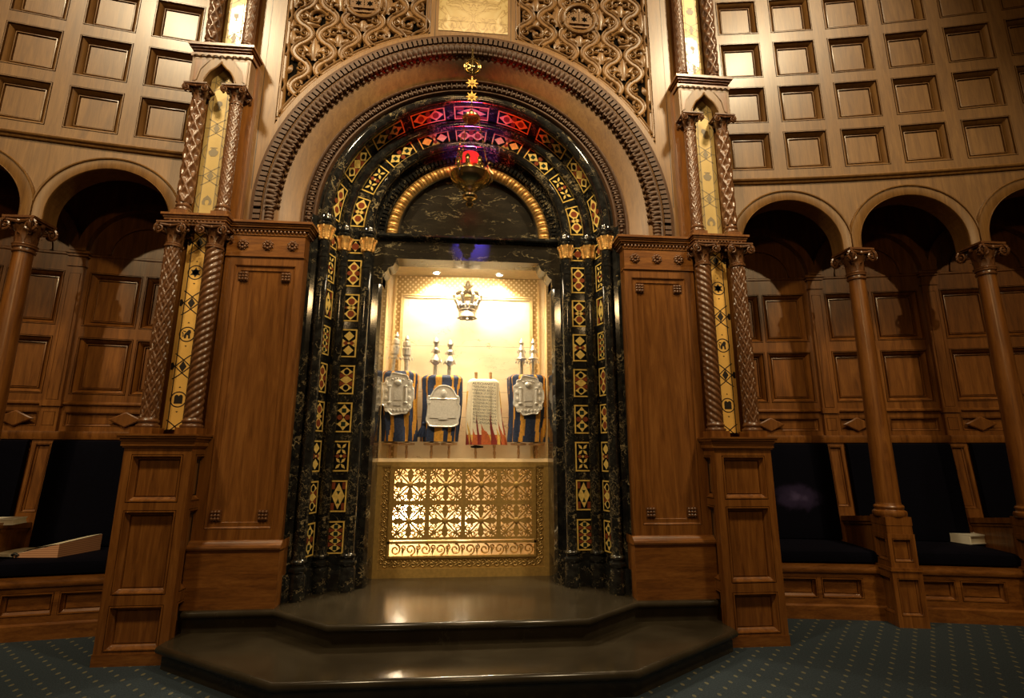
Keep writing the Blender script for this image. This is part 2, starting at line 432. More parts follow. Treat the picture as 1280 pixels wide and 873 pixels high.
    # lower wall behind seats
    mb = MB().mat('wood'); strip(mb, [(DB+.001, 0), (DB+.05, 0), (DB+.05, 1.72), (DB+.001, 1.72)]); mb.build('wall_backing', root, smooth=0)
for s in (-1, 1): make_wall(s)

# ------------------------------------------------------------------ bench, cushions, newels, columns
def colonial_volute(mb, c, dirx, diry, r, tube, turns=1.6, n=22):
    """spiral scroll in the vertical plane that contains (dirx,diry)"""
    pts = []
    for k in range(n+1):
        t = k/n; a = pi/2-2*pi*turns*t; rr = r*(1-.80*t)
        pts.append((c[0]+dirx*rr*cos(a), c[1]+diry*rr*cos(a), c[2]+rr*sin(a)))
    mb.tube(pts, [tube*(1-.35*k/n) for k in range(n+1)], 6)
    mb.ball((c[0], c[1], c[2]), tube*1.1, nu=6, nv=4)
def capital(mb, cx, cy, z0, z1, r, w, leaves=8):
    """leafy bell with four corner volutes and a square moulded abacus"""
    h = z1-z0
    mb.lathe([(r*1.0, 0), (r*1.22, .02*h), (r*1.28, .06*h), (r*1.16, .10*h), (r*1.0, .12*h), (r*1.02, .3*h), (r*1.18, .55*h), (r*1.45, .72*h), (r*1.5, .8*h)], cx, cy, 24, z0)
    for k in range(leaves):
        a = 2*pi*k/leaves; ca, sa = cos(a), sin(a)
        for row, (lz, lh, lw) in enumerate(((.12, .34, .34), (.12, .52, .26))):
            if row: ca, sa = cos(a+pi/leaves), sin(a+pi/leaves)
            pts = []
            for i in range(6):
                t = i/5
                rr = r*(1.06+.10*t+.28*t**4); pts.append((rr, lz*h+lh*h*t-(.05*h if i == 5 else 0), r*lw*(1-.75*t*t)))
            A = [[mb.vert((cx+rr*ca-wd*sa*sgn, cy+rr*sa+wd*ca*sgn, z0+zz)) for sgn in (-1, 0, 1)] for rr, zz, wd in pts]
            for i in range(5):
                for q in range(2): mb.face((A[i][q], A[i][q+1], A[i+1][q+1], A[i+1][q]))
    for dx, dy in ((1, 1), (1, -1), (-1, 1), (-1, -1)):
        q = sqrt(.5)
        R = w*.80
        colonial_volute(mb, (cx+dx*q*R*.98, cy+dy*q*R*.98, z0+.70*h), dx*q, dy*q, h*.17, h*.045)
        mb.tube([(cx+dx*q*r*1.1, cy+dy*q*r*1.1, z0+.52*h), (cx+dx*q*r*1.5, cy+dy*q*r*1.5, z0+.74*h), (cx+dx*q*R*.95, cy+dy*q*R*.95, z0+.86*h)], h*.05, 6)
    mb.box(cx-w*.86, cx+w*.86, cy-w*.86, cy+w*.86, z0+.86*h, z0+.92*h)
    mb.box(cx-w*.96, cx+w*.96, cy-w*.96, cy+w*.96, z0+.92*h, z1)
    for sg in (-1, 1):      # scrolls facing the front, the back and the two sides
        for fy in (-1, 1):
            colonial_volute(mb, (cx+sg*w*.74, cy+fy*w*.88, z0+.66*h), sg, 0, h*.23, h*.048)
            colonial_volute(mb, (cx+fy*w*.88, cy+sg*w*.74, z0+.66*h), 0, sg, h*.23, h*.048)
            mb.tube([(cx+sg*w*.70, cy+fy*w*.86, z0+.85*h), (cx, cy+fy*w*.80, z0+.80*h), (cx-sg*w*.1, cy+fy*w*.78, z0+.80*h)], h*.06, 6)
    for dx, dy in ((0, -1), (1, 0), (-1, 0), (0, 1)):
        mb.ball((cx+dx*w*.82, cy+dy*w*.82, z0+.8*h), h*.08, nu=8, nv=5)

WALLCOL = {1: ['brown wooden column rising from the newel beside the first right seat', 'brown wooden column at the far right edge behind the white book', 'column beyond the right edge'],
           -1: ['brown wooden column at the far left edge over the navy seats', 'column beyond the left edge']}
def newel(side, s0, label_n, label_c):
    xf = bend(side)
    loc = xf(s0, 0, 0)
    root = thing('column_newel', label_n, 'newel post', loc, 'panelled newels under the arcade columns')
    mb = MB().mat('wood'); mb.xf = xf
    w = .137
    P = lambda u, v, d: (u, -.15+d, v)
    def post(w, dfront, dback, z0, z1, pz0, pz1, m=.035):
        Pf = lambda u, v, d: (u, dfront+d, v)
        panelled(mb, Pf, [s0-w, s0-w+m, s0+w-m, s0+w], [z0, pz0, pz1, z1], {(1, 1): SMALLM})
        for sg in (-1, 1):
            Ps = lambda u, v, d: (s0+sg*(w-d), u, v)
            panelled(mb, Ps, [dfront, dfront+m, dback-m, dback], [z0, pz0, pz1, z1], {(1, 1): SMALLM})
        mb.poly([(s0-w, dback, z0), (s0+w, dback, z0), (s0+w, dback, z1), (s0-w, dback, z1)])
        mb.poly([(s0-w, dfront, z1), (s0+w, dfront, z1), (s0+w, dback, z1), (s0-w, dback, z1)])
    post(.137, -.15, .14, 0, .50, .10, .44)
    mb.box(s0-.15, s0+.15, -.162, .15, .50, .512); mb.box(s0-.144, s0+.144, -.157, .148, .512, .53)
    post(.125, -.135, .14, .53, .84, .58, .80)
    mb.box(s0-.118, s0+.118, -.128, .13, .84, .92)
    mb.box(s0-.122, s0+.122, -.132, .134, .92, 1.0)
    mb.build('post', root)
    # column
    cl = thing('wooden_column', label_c, 'column', xf(s0, 0, 1.0), 'turned arcade columns')
    cx, cy, _ = xf(s0, 0, 0)
    mb = MB().mat('wood')
    mb.lathe([(.142, 0), (.148, .012), (.150, .03), (.146, .048), (.128, .058), (.122, .066), (.130, .078), (.132, .092), (.124, .106), (.112, .112), (.108, .13)], cx, cy, 32, 1.0)
    mb.build('base', cl)
    mb = MB().mat('wood')
    mb.lathe([(.108-.03*(k/12)**1.3, 1.13+(3.50-1.13)*k/12) for k in range(13)]+[(.077, 3.50)], cx, cy, 32)
    mb.build('shaft', cl)
    mb = MB().mat('carve')
    mb.lathe([(.078, 3.49), (.092, 3.495), (.094, 3.51), (.084, 3.515), (.082, 3.535), (.095, 3.54), (.097, 3.555), (.088, 3.56)], cx, cy, 28)
    capital(mb, cx, cy, 3.55, 3.83, .080, .150)
    mb.build('capital', cl)
def make_bench(side):
    xf = bend(side); sd = SIDE[side]
    s_lo = 2.85; s_hi = S0+PITCH*(3 if side > 0 else 2.2)
    root = thing('fitted_bench', 'long walnut bench base with panelled front, %s of the ark' % sd, 'bench', xf(4.6, .3, 0))
    mb = MB().mat('woodh')
    us = [s_lo]; prof = {}
    for k in range(-1, 3):
        s0 = S0+PITCH*k
        for a in (.16, .60): us += [s0+a, s0+a+.40]
    us = [u for u in us if u <= s_hi]; 
    if len(us) % 2: us.append(s_hi)
    else: us[-1] = s_hi
    us = sorted(us)
    us = [s_lo if u < s_lo else u for u in us]
    for i in range(1, len(us)-1, 2):
        if us[i+1]-us[i] > .1: prof[(i, 1)] = MOULD
    panelled(mb, lambda u, v, d: xf(u, .085+d, v), us, [.12, .19, .385, .44], prof)
    n = 16
    for pr in ([(.085, 0), (.06, 0), (.06, .12), (.085, .135)], [(.085, .425), (.06, .435), (.05, .455), (.05, .475), (.055, .485), (.055, .512), (.3, .514), (.99, .514)], [(.5, .3), (.99, .3)]):
        mb.grid(lambda u, v: xf(s_lo+(s_hi-s_lo)*v/n, *pr[u]), len(pr), n+1)
    mb.build('seat_base', root)
    # seat back: rail and pilaster strips that lean
    mb = MB().mat('wood')
    def back(u, v): return .985-.10*(1.76-v)/1.2   # depth of the leaning back at height v
    pr = [(.99, 1.83), (.93, 1.83), (.925, 1.80), (.935, 1.745), (.955, 1.735)]
    mb.grid(lambda u, v: xf(s_lo+(s_hi-s_lo)*v/n, *pr[u]), len(pr), n+1)
    mb.build('top_rail', root)
    for k in range(-1, 3):
        s0 = S0+PITCH*k
        if s0 > s_hi: continue
        mb = MB().mat('wood')
        w = .10
        panelled(mb, lambda u, v, d: xf(u, back(u, v)-.03+d, v), [s0-w, s0-w+.03, s0+w-.03, s0+w], [.60, 1.0, 1.70, 1.745], {(1, 1): SMALLM})
        for sg in (-1, 1):
            mb.poly([xf(s0+sg*w, back(0, .6)-.03, .6), xf(s0+sg*w, back(0, 1.745)-.03, 1.745), xf(s0+sg*w, .99, 1.745), xf(s0+sg*w, .99, .6)])
        mb.build('back_strip', root)
        if k >= 0:
            mb = MB().mat('wood'); mb.xf = xf
            w = .06
            # arm: solid partition with a moulded sloping rail
            mb.prism([(.14, .51), (.14, .93), (.94, .84), (.94, .51)], lambda u, v, d: (s0+d, u, v), -w*.6, w*.6)
            mb.prism([(.14, .93), (.14, .985), (.95, .895), (.95, .84)], lambda u, v, d: (s0+d, u, v), -w, w)
            mb.prism([(.14, .90), (.14, .925), (.95, .835), (.95, .81)], lambda u, v, d: (s0+d, u, v), -w*.8, w*.8)
            mb.build('arm', root)
    # cushions: each a thing
    for k in range(-1, 1 if side < 0 else 2):
        a, b = S0+PITCH*k, S0+PITCH*(k+1)
        s1, s2 = max(a+.105, 2.86), min(b-.105, s_hi)
        wh = {(1, -1): 'beside the right pedestal', (1, 0): 'right of the first wooden column', (1, 1): 'cut by the right edge', (1, 2): 'beyond the right edge',
              (-1, -1): 'beside the left pedestal', (-1, 0): 'cut by the left edge', (-1, 1): 'beyond the left edge'}[(side, k)]
        mb = MB().mat('velvet'); nu, nv = 16, 14
        def seat(u, v):
            # closed loop cross-section in depth, along s
            t = u/nu; S = s1+.0+(s2-s1)*v/nv
            a_ = 2*pi*t
            ex = lambda c: math.copysign(abs(c)**.35, c)
            e = 1-.16*abs(2*v/nv-1)**10
            return xf(s1+(s2-s1)*v/nv, .485+.405*ex(cos(a_))*(1-.02*abs(2*v/nv-1)**10), .580+.065*ex(sin(a_))*e+.006*sin(pi*v/nv)*(1 if sin(a_) > 0 else 0))
        ii = mb.grid(seat, nu, nv+1, True); mb.face(ii[0]); mb.face(ii[-1])
        o = mb.build('seat_cushion'); tag(o, 'dark navy velvet seat cushion ' + wh, 'cushion', 'navy velvet seat cushions')
        mb = MB().mat('velvet_painted_sheen' if (side, k) == (1, -1) else 'velvet')
        def backc(u, v):
            a_ = 2*pi*u/nu
            ex = lambda c: math.copysign(abs(c)**.3, c)
            z = 1.19+.545*ex(cos(a_)); th = .05*ex(sin(a_))*(1-.3*abs(2*v/nv-1)**10)
            return xf(s1+.002+(s2-s1-.004)*v/nv, back(0, z)-.07+th, z)
        ii = mb.grid(backc, nu, nv+1, True); mb.face(ii[0]); mb.face(ii[-1])
        o = mb.build('back_cushion'); tag(o, 'dark navy velvet back cushion ' + wh, 'cushion', 'navy velvet back cushions')
for s in (-1, 1):
    make_bench(s)
    for k in range(2 if s > 0 else 1):
        newel(s, S0+PITCH*k, {(1, 0): 'panelled newel post between the two nearest seats at right', (1, 1): 'panelled newel post at the far right edge',
              (-1, 0): 'panelled newel post under the column at the far left', (-1, 1): 'newel post beyond the left edge'}[(s, k)], WALLCOL[s][k])
# ------------------------------------------------------------------ towers at either side of the ark
SD = {-1: 'left', 1: 'right'}
def sx(s, x0, x1): return (min(s*x0, s*x1), max(s*x0, s*x1))
def sbox(mb, s, x0, x1, y0, y1, z0, z1):
    a, b = sx(s, x0, x1); mb.box(a, b, y0, y1, z0, z1)
TX = 2.54                     # tower axis
def moulded_block(mb, s, layers, x0, x1, yf, yb, n=None):
    """stacked slabs: (z0,z1,overhang)"""
    for z0, z1, e in layers: sbox(mb, s, x0-e, x1+e, yf-e, yb, z0, z1)
def pedestal(s):
    root = thing('pedestal', 'tall panelled walnut pedestal %s of the marble steps' % SD[s], 'pedestal', (s*TX, 4.9, 0), 'panelled pedestals flanking the steps')
    x0, x1, yf, yb = 2.27, 2.81, 4.71, 5.30
    mb = MB().mat('wood')
    P = lambda u, v, d: (s*u, yf+d, v)
    us = [x0, x0+.065, x1-.065, x1]; vs = [0, .10, .43, .505, 1.145, 1.205, 1.59, 1.646]
    PED = [(0, .012), (.004, .012), (.007, -.004), (.015, -.004), (.018, .012), (.040, .034), (.042, .054), (.048, .054), (.050, .046)]
    panelled(mb, P, us, vs, {(1, 1): PED, (1, 3): PED, (1, 5): PED})
    for (xx, sg) in ((x0, 1), (x1, -1)):
        Ps = lambda u, v, d: (s*(xx+sg*d), u, v)
        panelled(mb, Ps, [yf, yf+.07, yb-.1, yb], vs, {(1, 1): PED, (1, 3): PED, (1, 5): PED})
    mb.build('body', root)
    mb = MB().mat('woodh')
    for z0, z1, e in ((1.646, 1.66, .012), (1.66, 1.70, .022), (1.70, 1.722, .03), (1.722, 1.742, .046), (1.742, 1.757, .056)):
        a, b = sx(s, x0-e, x1+e); mb.box(a, b, yf-e, yb, z0, z1)
    mb.build('cap', root)
    mb = MB().mat('woodh'); sbox(mb, s, x0-.004, x1+.004, yf-.006, yb, 0, .085); mb.build('plinth', root)
def carved_shaft(mb, cx, cy, z0, z1, r, kind, hand=1):
    nu = 84 if kind == 'stud' else 56; pitch = {'stud': .42, 'rope': .62, 'twine': .36, 'weave': .26}[kind]
    L_ = z1-z0; nv = int(L_/.0105)+1
    def f(u, v):
        th = 2*pi*u/nu; z = L_*v/(nv-1)
        if kind == 'rope':
            n = 5; ph = (n*th+hand*2*pi*z/.062)/2
            d = .014*abs(cos(ph))**.8
        elif kind == 'stud':
            n = 7; k = 2*pi*z/.145
            a = abs(cos((n*th+k)/2)); b = abs(cos((n*th-k)/2))
            ridge = max(a, b)**7
            st = (1-max(a, b)**2)
            d = .012*max(a, b)**10+.030*max(0, st-.52)
        elif kind == 'twine':
            n = 5; k = 2*pi*z/.17
            a = abs(cos((n*th+k)/2)); b = abs(cos((n*th-k)/2))
            d = .020*max(a**3, b**3)+.004*abs(cos(n*th*2+k))
        else:
            n = 7; k = 2*pi*z/.115
            a = abs(cos((n*th+k)/2)); b = abs(cos((n*th-k)/2))
            d = .012*max(a**4, b**4)+.008*max(0, (1-max(a, b)**2)*2.4-1)
        return (cx+(r+d)*cos(th), cy+(r+d)*sin(th), z0+z)
    mb.grid(f, nu, nv, True)
def colonnette(s, x, y, zb, z0, z1, zc, kind, r, label, w, hand=1):
    root = thing('carved_colonnette', label, 'column', (s*x, y, zb), 'carved colonnettes of the ark towers')
    cx = s*x
    mb = MB().mat('wood'); mb.box(cx-r*1.5, cx+r*1.5, y-r*1.5, y+r*1.5, zb, zb+(z0-zb)*.40)
    mb.mat('carve')
    h = z0-zb
    mb.lathe([(r*1.46, .40*h), (r*1.52, .46*h), (r*1.52, .52*h), (r*1.44, .58*h), (r*1.24, .62*h), (r*1.22, .68*h), (r*1.36, .74*h), (r*1.38, .82*h), (r*1.24, .88*h), (r*1.16, 1.0*h)], cx, y, 28, zb)
    mb.build('base', root)
    mb = MB().mat('carve'); carved_shaft(mb, cx, y, z0, z1, r, kind, hand); mb.build('shaft', root, smooth=60)
    if zc:
        mb = MB().mat('carve')
        mb.lathe([(r*1.15, -.03), (r*1.32, -.022), (r*1.34, -.008), (r*1.2, 0), (r*1.1, .01)], cx, y, 28, z1+.01)
        capital(mb, cx, y, z1, zc, r*1.04, w); mb.build('capital', root)
# --- inlaid strips
def ribbon(mb, pts, w, P, d, closed=False):
    m = len(pts)
    A = []
    for k in range(m):
        if closed: p, q = pts[k-1], pts[(k+1) % m]
        else: p, q = pts[max(k-1, 0)], pts[min(k+1, m-1)]
        tx, ty = q[0]-p[0], q[1]-p[1]; l = sqrt(tx*tx+ty*ty) or 1; nx, ny = -ty/l*w/2, tx/l*w/2
        A.append((mb.vert(P(pts[k][0]+nx, pts[k][1]+ny, d)), mb.vert(P(pts[k][0]-nx, pts[k][1]-ny, d))))
    for k in range(m if closed else m-1):
        a, b = A[k], A[(k+1) % m]; mb.face((a[0], a[1], b[1], b[0]))
def disc2(cx, cy, r, n=20, a0=0): return [(cx+r*cos(a0+2*pi*k/n), cy+r*sin(a0+2*pi*k/n)) for k in range(n)]
def icon(mb, kind, cx, cy, r, P, d):
    def pg(pts): mb.poly([P(cx+u*r, cy+v*r, d) for u, v in pts])
    if kind == 'star':
        pg([(cos(pi/2+2*pi*k/3), sin(pi/2+2*pi*k/3)) for k in range(3)]); pg([(cos(-pi/2+2*pi*k/3), sin(-pi/2+2*pi*k/3)) for k in range(3)][::1])
    elif kind == 'lion':
        pg([(-.5, -.75), (-.15, -.75), (-.1, -.1), (.2, -.2), (.25, -.8), (.6, -.75), (.5, .1), (.65, .35), (.55, .75), (.2, .85), (-.05, .55), (-.35, .2), (-.55, -.2)])
        pg([(-.75, -.5), (-.6, -.5), (-.62, .1), (-.8, .45), (-.92, .35), (-.78, .05)])
        for k in range(5): pg([(x*.09-.72+.1*k, y*.09+.62-.03*k) for x, y in disc2(0, 0, 1, 8)])
    elif kind == 'tablets':
        pg([(-.72, -.75), (0, -.75), (0, .55), (-.1, .72), (-.36, .85), (-.62, .72), (-.72, .5)]); pg([(0, -.75), (.72, -.75), (.72, .5), (.62, .72), (.36, .85), (.1, .72), (0, .55)])
    elif kind == 'cup':
        pg([(-.45, .75), (-.1, .85), (.35, .7), (.45, .1), (.15, -.2), (.1, -.65), (.45, -.85), (-.45, -.85), (-.1, -.65), (-.15, -.2), (-.5, .1)])
    elif kind == 'urn':
        pg([(-.35, .62), (.35, .62), (.42, .35), (.8, .1), (.75, -.4), (.35, -.85), (-.35, -.85), (-.75, -.4), (-.8, .1), (-.42, .35)]); pg([(-.6, .7), (.6, .7), (.55, .85), (-.55, .85)])
    elif kind == 'crown':
        pg([(-.8, -.2), (-.7, -.75), (-.2, -.85), (-.35, -.3), (-.2, .1), (.2, .1), (.35, -.3), (.2, -.85), (.7, -.75), (.8, -.2), (.6, .35), (.25, .7), (0, .95), (-.25, .7), (-.6, .35)])
    elif kind == 'diamond': pg([(0, 1), (.62, 0), (0, -1), (-.62, 0)])
def inlay(s, x0, x1, y, z0, z1, seq, up, label, pitch, ztop):
    root = thing('inlaid_panel', label, 'inlay panel', (s*(x0+x1)/2, y, z0), 'inlaid gold strips between the colonnettes')
    g, k_ = ('inlay_up', 'inkline_up') if up else ('inlay', 'inkline')
    mb = MB().mat(g); a, b = sx(s, x0, x1)
    mb.box(a, b, y, y+.05, z0, z1); mb.build('gilt_ground', root, smooth=0)
    mb = MB().mat(k_)
    xc = (a+b)/2; hw = (b-a)/2; d = 0
    P = lambda u, v, dd: (xc+u, y-.0015, v)
    lw = .009 if not up else .008
    for sg in (-1, 1): ribbon(mb, [(sg*hw*.60, z0), (sg*hw*.60, z1)], lw, P, 0)
    z = ztop; i = 0
    while z > z0-pitch and i < 12:
        kind = seq[i % len(seq)]
        if kind == 'diamond':
            hh = pitch*.5
            for sg in (-1, 1):
                pts = []
                for t in range(25):
                    q = -1+2*t/24
                    u = sg*hw*.62*cos(min(1, abs(q)*1.02)*pi) if abs(q) < 1 else -sg*hw*.62
                    u = sg*hw*(.60-1.30*abs(q)**1.15) if abs(q) < .82 else sg*hw*(.60-1.30*.82**1.15)-sg*hw*(abs(q)-.82)*1.7
                    zz = z+q*hh*(.78 if abs(q) < .82 else .78)
                    pts.append((max(-hw, min(hw, u)), max(z0, min(z1, zz))))
                ribbon(mb, pts, lw, P, 0)
                if z0 < z-.05 and z+.05 < z1 and not up: mb.poly([P(u, v, 0) for u, v in ((sg*hw*.62, z), (sg*hw*.82, z+.035), (sg*hw*.98, z+.03), (sg*hw*.98, z-.03), (sg*hw*.82, z-.035))])
                if up and z0 < z < z1: ribbon(mb, [(sg*hw*.62, z), (sg*hw, z)], lw, P, 0)
            if z0+.06 < z < z1-.06: icon(mb, 'diamond', 0, z, .052, P, 0)
        elif z0+.08 < z < z1-.08:
            if up:
                for sg in (-1, 1): ribbon(mb, [(sg*hw*(.62+.34*sin(pi*t/10)), z-.08+.16*t/10) for t in range(11)], lw, P, 0)
            else:
                ribbon(mb, disc2(0, z, .067, 28), lw, P, 0, True)
                for sg in (-1, 1): mb.poly([P(u, z+sg*v, 0) for u, v in ((-.010, .105), (.010, .105), (0, .118))])
            icon(mb, kind, 0, z, .050 if not up else .058, P, 0)
        z -= pitch/1.0*.5 if False else pitch; i += 1
    mb.build('inlay_pattern', root, smooth=0, recalc=False)
def dentils(mb, s, x0, x1, y, z0, z1, n, depth=.02, round_=False):
    for k in range(n):
        a = x0+(x1-x0)*(k+.2)/n; b = x0+(x1-x0)*(k+.8)/n
        if round_: mb.ball((s*(a+b)/2, y-depth*.4, (z0+z1)/2), (b-a)*.55, (b-a)*.5, (z1-z0)*.5, 8, 5)
        else: sbox(mb, s, a, b, y-depth, y, z0, z1)
def tower(s):
    side = SD[s]
    # lower tier colonnettes on the pedestal
    yc = 4.83
    for x, kind, nm in ((2.72, 'stud', 'outer, diamond-studded lower'), (2.36, 'rope', 'inner, rope-twist lower')):
        colonnette(s, x, yc, 1.757, 1.90, 3.47, 3.68, kind, .060, '%s colonnette on the %s pedestal' % (nm, side), .125, s)
    mb_root_label = 'gold inlaid strip with black star, lion and tablets above the %s pedestal' % side
    inlay(s, 2.447, 2.655, 4.93, 1.80, 3.68, ['diamond', 'star', 'diamond', 'lion', 'diamond', 'tablets', 'diamond'], False, mb_root_label, .298, 3.56)
    # entablature
    root = thing('entablature', 'carved beaded entablature over the lower colonnettes of the %s tower' % side, 'entablature', (s*TX, 4.9, 3.68), 'tower entablatures')
    mb = MB().mat('wood')
    x0, x1, yf, yb = 2.285, 2.795, 4.80, 5.25
    for z0, z1, e in ((3.68, 3.70, 0.), (3.70, 3.725, .006), (3.725, 3.745, .022), (3.745, 3.765, .030), (3.765, 3.785, .045)):
        sbox(mb, s, x0-e, x1+e, yf-e, yb, z0, z1)
    mb.build('slab', root)
    mb = MB().mat('carve'); dentils(mb, s, 2.30, 2.78, 4.795, 3.698, 3.724, 14, .018, True)
    for k in range(5): mb.ball((s*2.283, 4.83+.034*k, 3.711), .012)
    mb.build('bead_row', root)
    # backing of the tower shaft
    bk = thing('tower_backing', 'plain walnut core of the %s tower behind its colonnettes' % side, 'panelling', (s*TX, 5.2, 1.7))
    mb = MB().mat('wood'); sbox(mb, s, 2.235, 2.845, 4.985, 5.45, 1.70, 5.54); sbox(mb, s, 2.235, 2.845, 5.085, 5.45, 5.54, 8.0); mb.build('core', bk, smooth=0)
    # upper tier
    for x, kind, nm in ((2.72, 'twine', 'outer, twined upper'), (2.36, 'weave', 'inner, woven upper')):
        colonnette(s, x, 4.89, 3.785, 3.93, 5.02, 5.19, kind, .049, '%s colonnette under the pointed canopy of the %s tower' % (nm, side), .115, s)
    inlay(s, 2.44, 2.66, 4.955, 3.785, 5.52, ['diamond', 'crown', 'diamond', 'urn', 'diamond', 'cup', 'diamond'][::-1], True, 'pale gold inlaid strip with cup, urn and crown under the %s canopy' % side, .262, 5.32)
    # pointed canopy
    cn = thing('pointed_canopy', 'pale oak canopy with ogee arch on the %s tower' % side, 'canopy', (s*TX, 4.95, 5.19), 'ogee canopies of the towers')
    mb = MB().mat('oak')
    yf = 4.865; z0, z1 = 5.19, 5.53; hw = .285; aw = .155
    arc = []
    for k in range(21):
        t = k/20
        u = aw*(1-t**1.6) if t < .55 else aw*(1-.55**1.6)*(1-((t-.55)/.45))**1.5
        arc.append((u, z0+.05+(z1-.035-z0-.05)*t))
    arc = [(aw, z0)]+arc
    P = lambda u, v, d: (s*TX+u, yf+d, v)
    for sg in (-1, 1):
        for k in range(len(arc)-1):
            (u0, v0), (u1, v1) = arc[k], arc[k+1]
            mb.poly([P(sg*u0, v0, 0), P(sg*hw, v0, 0), P(sg*hw, v1, 0), P(sg*u1, v1, 0)])
            mb.poly([P(sg*u0, v0, 0), P(sg*u1, v1, 0), P(sg*u1, v1, .13), P(sg*u0, v0, .13)])
        mb.poly([P(sg*hw, z0, 0), P(sg*hw, z1, 0), P(sg*hw, z1, .4), P(sg*hw, z0, .4)])
    u, v = arc[-1]; mb.poly([P(-hw, v, 0), P(hw, v, 0), P(hw, z1+.02, 0), P(-hw, z1+.02, 0)])
    mb.build('ogee_front', cn)
    mb = MB().mat('oak')
    for sg in (-1, 1):      # sunk spandrel panels and arch moulding
        tri = [(sg*.26, z1-.015), (sg*.115, z1-.015), (sg*.20, z1-.13), (sg*.225, z0+.09), (sg*.26, z0+.05)]
        mb.mat('oak'); ribbon(mb, tri, .014, P, -.006, True)
        mb.tube([P(sg*a, b, -.004) for a, b in arc], .009, 6)
        inn = [(u*.93+sg*.018, v*.96+(z1-.1)*.04) for u, v in tri]
        mb.mat('wood'); mb.poly([P(u, v, -.003) for u, v in inn])
    mb.build('arch_moulding', cn)
    mb = MB().mat('wood')
    sbox(mb, s, 2.24, 2.84, 4.855, 5.2, 5.545, 5.585)
    for a, b, e in ((5.585, 5.605, .0), (5.605, 5.625, .02), (5.625, 5.645, .038), (5.645, 5.674, .055)): sbox(mb, s, 2.29-.045-e*.1, 2.79+.045+e*.1, 4.855-e, 5.2, a, b) if False else sbox(mb, s, 2.275-e, 2.805+e, 4.865-e, 5.2, a, b)
    mb.build('canopy_cornice', cn)
    mb = MB().mat('oak')
    for k in range(9):   # scalloped frieze
        xc = 2.26+.56*(k+.5)/9
        pts = [(s*xc+.031*cos(pi*t/8), 4.853, 5.535+.0+.026*sin(pi*t/8)) for t in range(9)]
        mb.tube(pts, .0075, 5)
    mb.build('scallop_frieze', cn)
    # top tier
    for x, kind, nm in ((2.72, 'twine', 'outer, twined topmost'), (2.36, 'weave', 'inner, woven topmost')):
        colonnette(s, x, 4.97, 5.674, 5.81, 7.6, None, kind, .050, '%s colonnette on the canopy of the %s tower' % (nm, side), .115, s)
    inlay(s, 2.43, 2.65, 5.03, 5.674, 7.6, ['diamond', 'crown', 'diamond', 'urn', 'diamond', 'cup'], True, 'pale gold inlaid strip above the %s canopy' % side, .262, 7.5)
# the tower core above the canopy sits back so that the strips stand proud
def rosette(mb, cx, y, cz, r, petals=8):
    for k in range(petals):
        a = 2*pi*k/petals
        mb.ball((cx+r*.62*cos(a), y, cz+r*.62*sin(a)), r*.30, r*.32, r*.30, 7, 5)
        mb.ball((cx+r*.92*cos(a+pi/petals), y+.004, cz+r*.92*sin(a+pi/petals)), r*.14, r*.2, r*.14, 6, 4)
    mb.ball((cx, y-.006, cz), r*.30, r*.4, r*.30, 8, 5)
def square_rosette(mb, cx, y, cz, r):
    mb.box(cx-r, cx+r, y-.004, y+.012, cz-r, cz+r)
    for i in (-1, 0, 1):
        for j in (-1, 0, 1): mb.ball((cx+i*r*.62, y-.006, cz+j*r*.62), r*.33, r*.33, r*.33, 7, 5)
def pier(s):
    root = thing('panelled_pier', 'broad walnut pier panel with rosette frieze, inside the %s pedestal' % SD[s], 'pier', (s*1.9, 5.0, .34), 'wood piers beside the marble portal')
    x0, x1, yf = 1.575, 2.30, 4.93
    P = lambda u, v, d: (s*u, yf+d, v)
    mb = MB().mat('wood')
    us = [x0, 1.645, 2.205, x1]; vs = [.86, .965, 3.355, 3.44]
    panelled(mb, P, us, vs, {(1, 1): [(0, .005), (.006, -.003), (.012, .006), (.018, .012), (.052, .014), (.056, .022), (.070, .026)]})
    mb.poly([(s*x0, yf, .34), (s*x0, yf+.35, .34), (s*x0, yf+.35, 3.7), (s*x0, yf, 3.7)])
    mb.build('body', root)
    mb = MB().mat('woodh')
    sbox(mb, s, 1.545, x1, 4.885, 5.2, .34, .80)
    prof = [(4.885, .80), (4.872, .805), (4.868, .82), (4.875, .838), (4.895, .85), (4.905, .862), (4.915, .872), (4.93, .875)]
    a, b = sx(s, 1.535, x1)
    mb.grid(lambda u, v: ((a, b)[v], *prof[u]), len(prof), 2)
    for xx in (1.535,): mb.poly([(s*xx, y, z) for y, z in prof]+[(s*xx, 5.1, .875), (s*xx, 5.1, .80)])
    mb.build('base', root)
    mb = MB().mat('woodh'); sbox(mb, s, x0+.003, x1, yf-.004, yf+.1, 3.445, 3.655)
    sbox(mb, s, x0-.006, x1, yf-.014, yf+.1, 3.437, 3.449); sbox(mb, s, x0-.004, x1, yf-.012, yf+.1, 3.655, 3.668)
    mb.build('frieze', root)
    for x in (1.69, 1.92, 2.15):
        mb = MB().mat('carve'); rosette(mb, s*x, yf-.012, 3.557, .052); mb.build('rosette', root)
    for x in (1.73, 2.125):
        for z in (3.245, 1.075):
            mb = MB().mat('carve'); square_rosette(mb, s*x, yf+.014, z, .045); mb.build('corner_rosette', root)
    mb = MB().mat('woodh')
    for z0, z1, e in ((3.668, 3.705, .008), (3.705, 3.725, .03), (3.725, 3.745, .045), (3.745, 3.762, .055), (3.762, 3.785, .07)):
        a, b = sx(s, x0-e, x1); mb.box(a, b, yf-e, 5.3, z0, z1)
    mb.build('cornice', root)
    mb = MB().mat('carve'); dentils(mb, s, 1.57, 2.30, yf-.012, 3.672, 3.704, 20, .02, True)
    for k in range(6): mb.ball((s*(x0-.014), 4.94+.036*k, 3.688), .013)
    mb.build('bead_row', root)
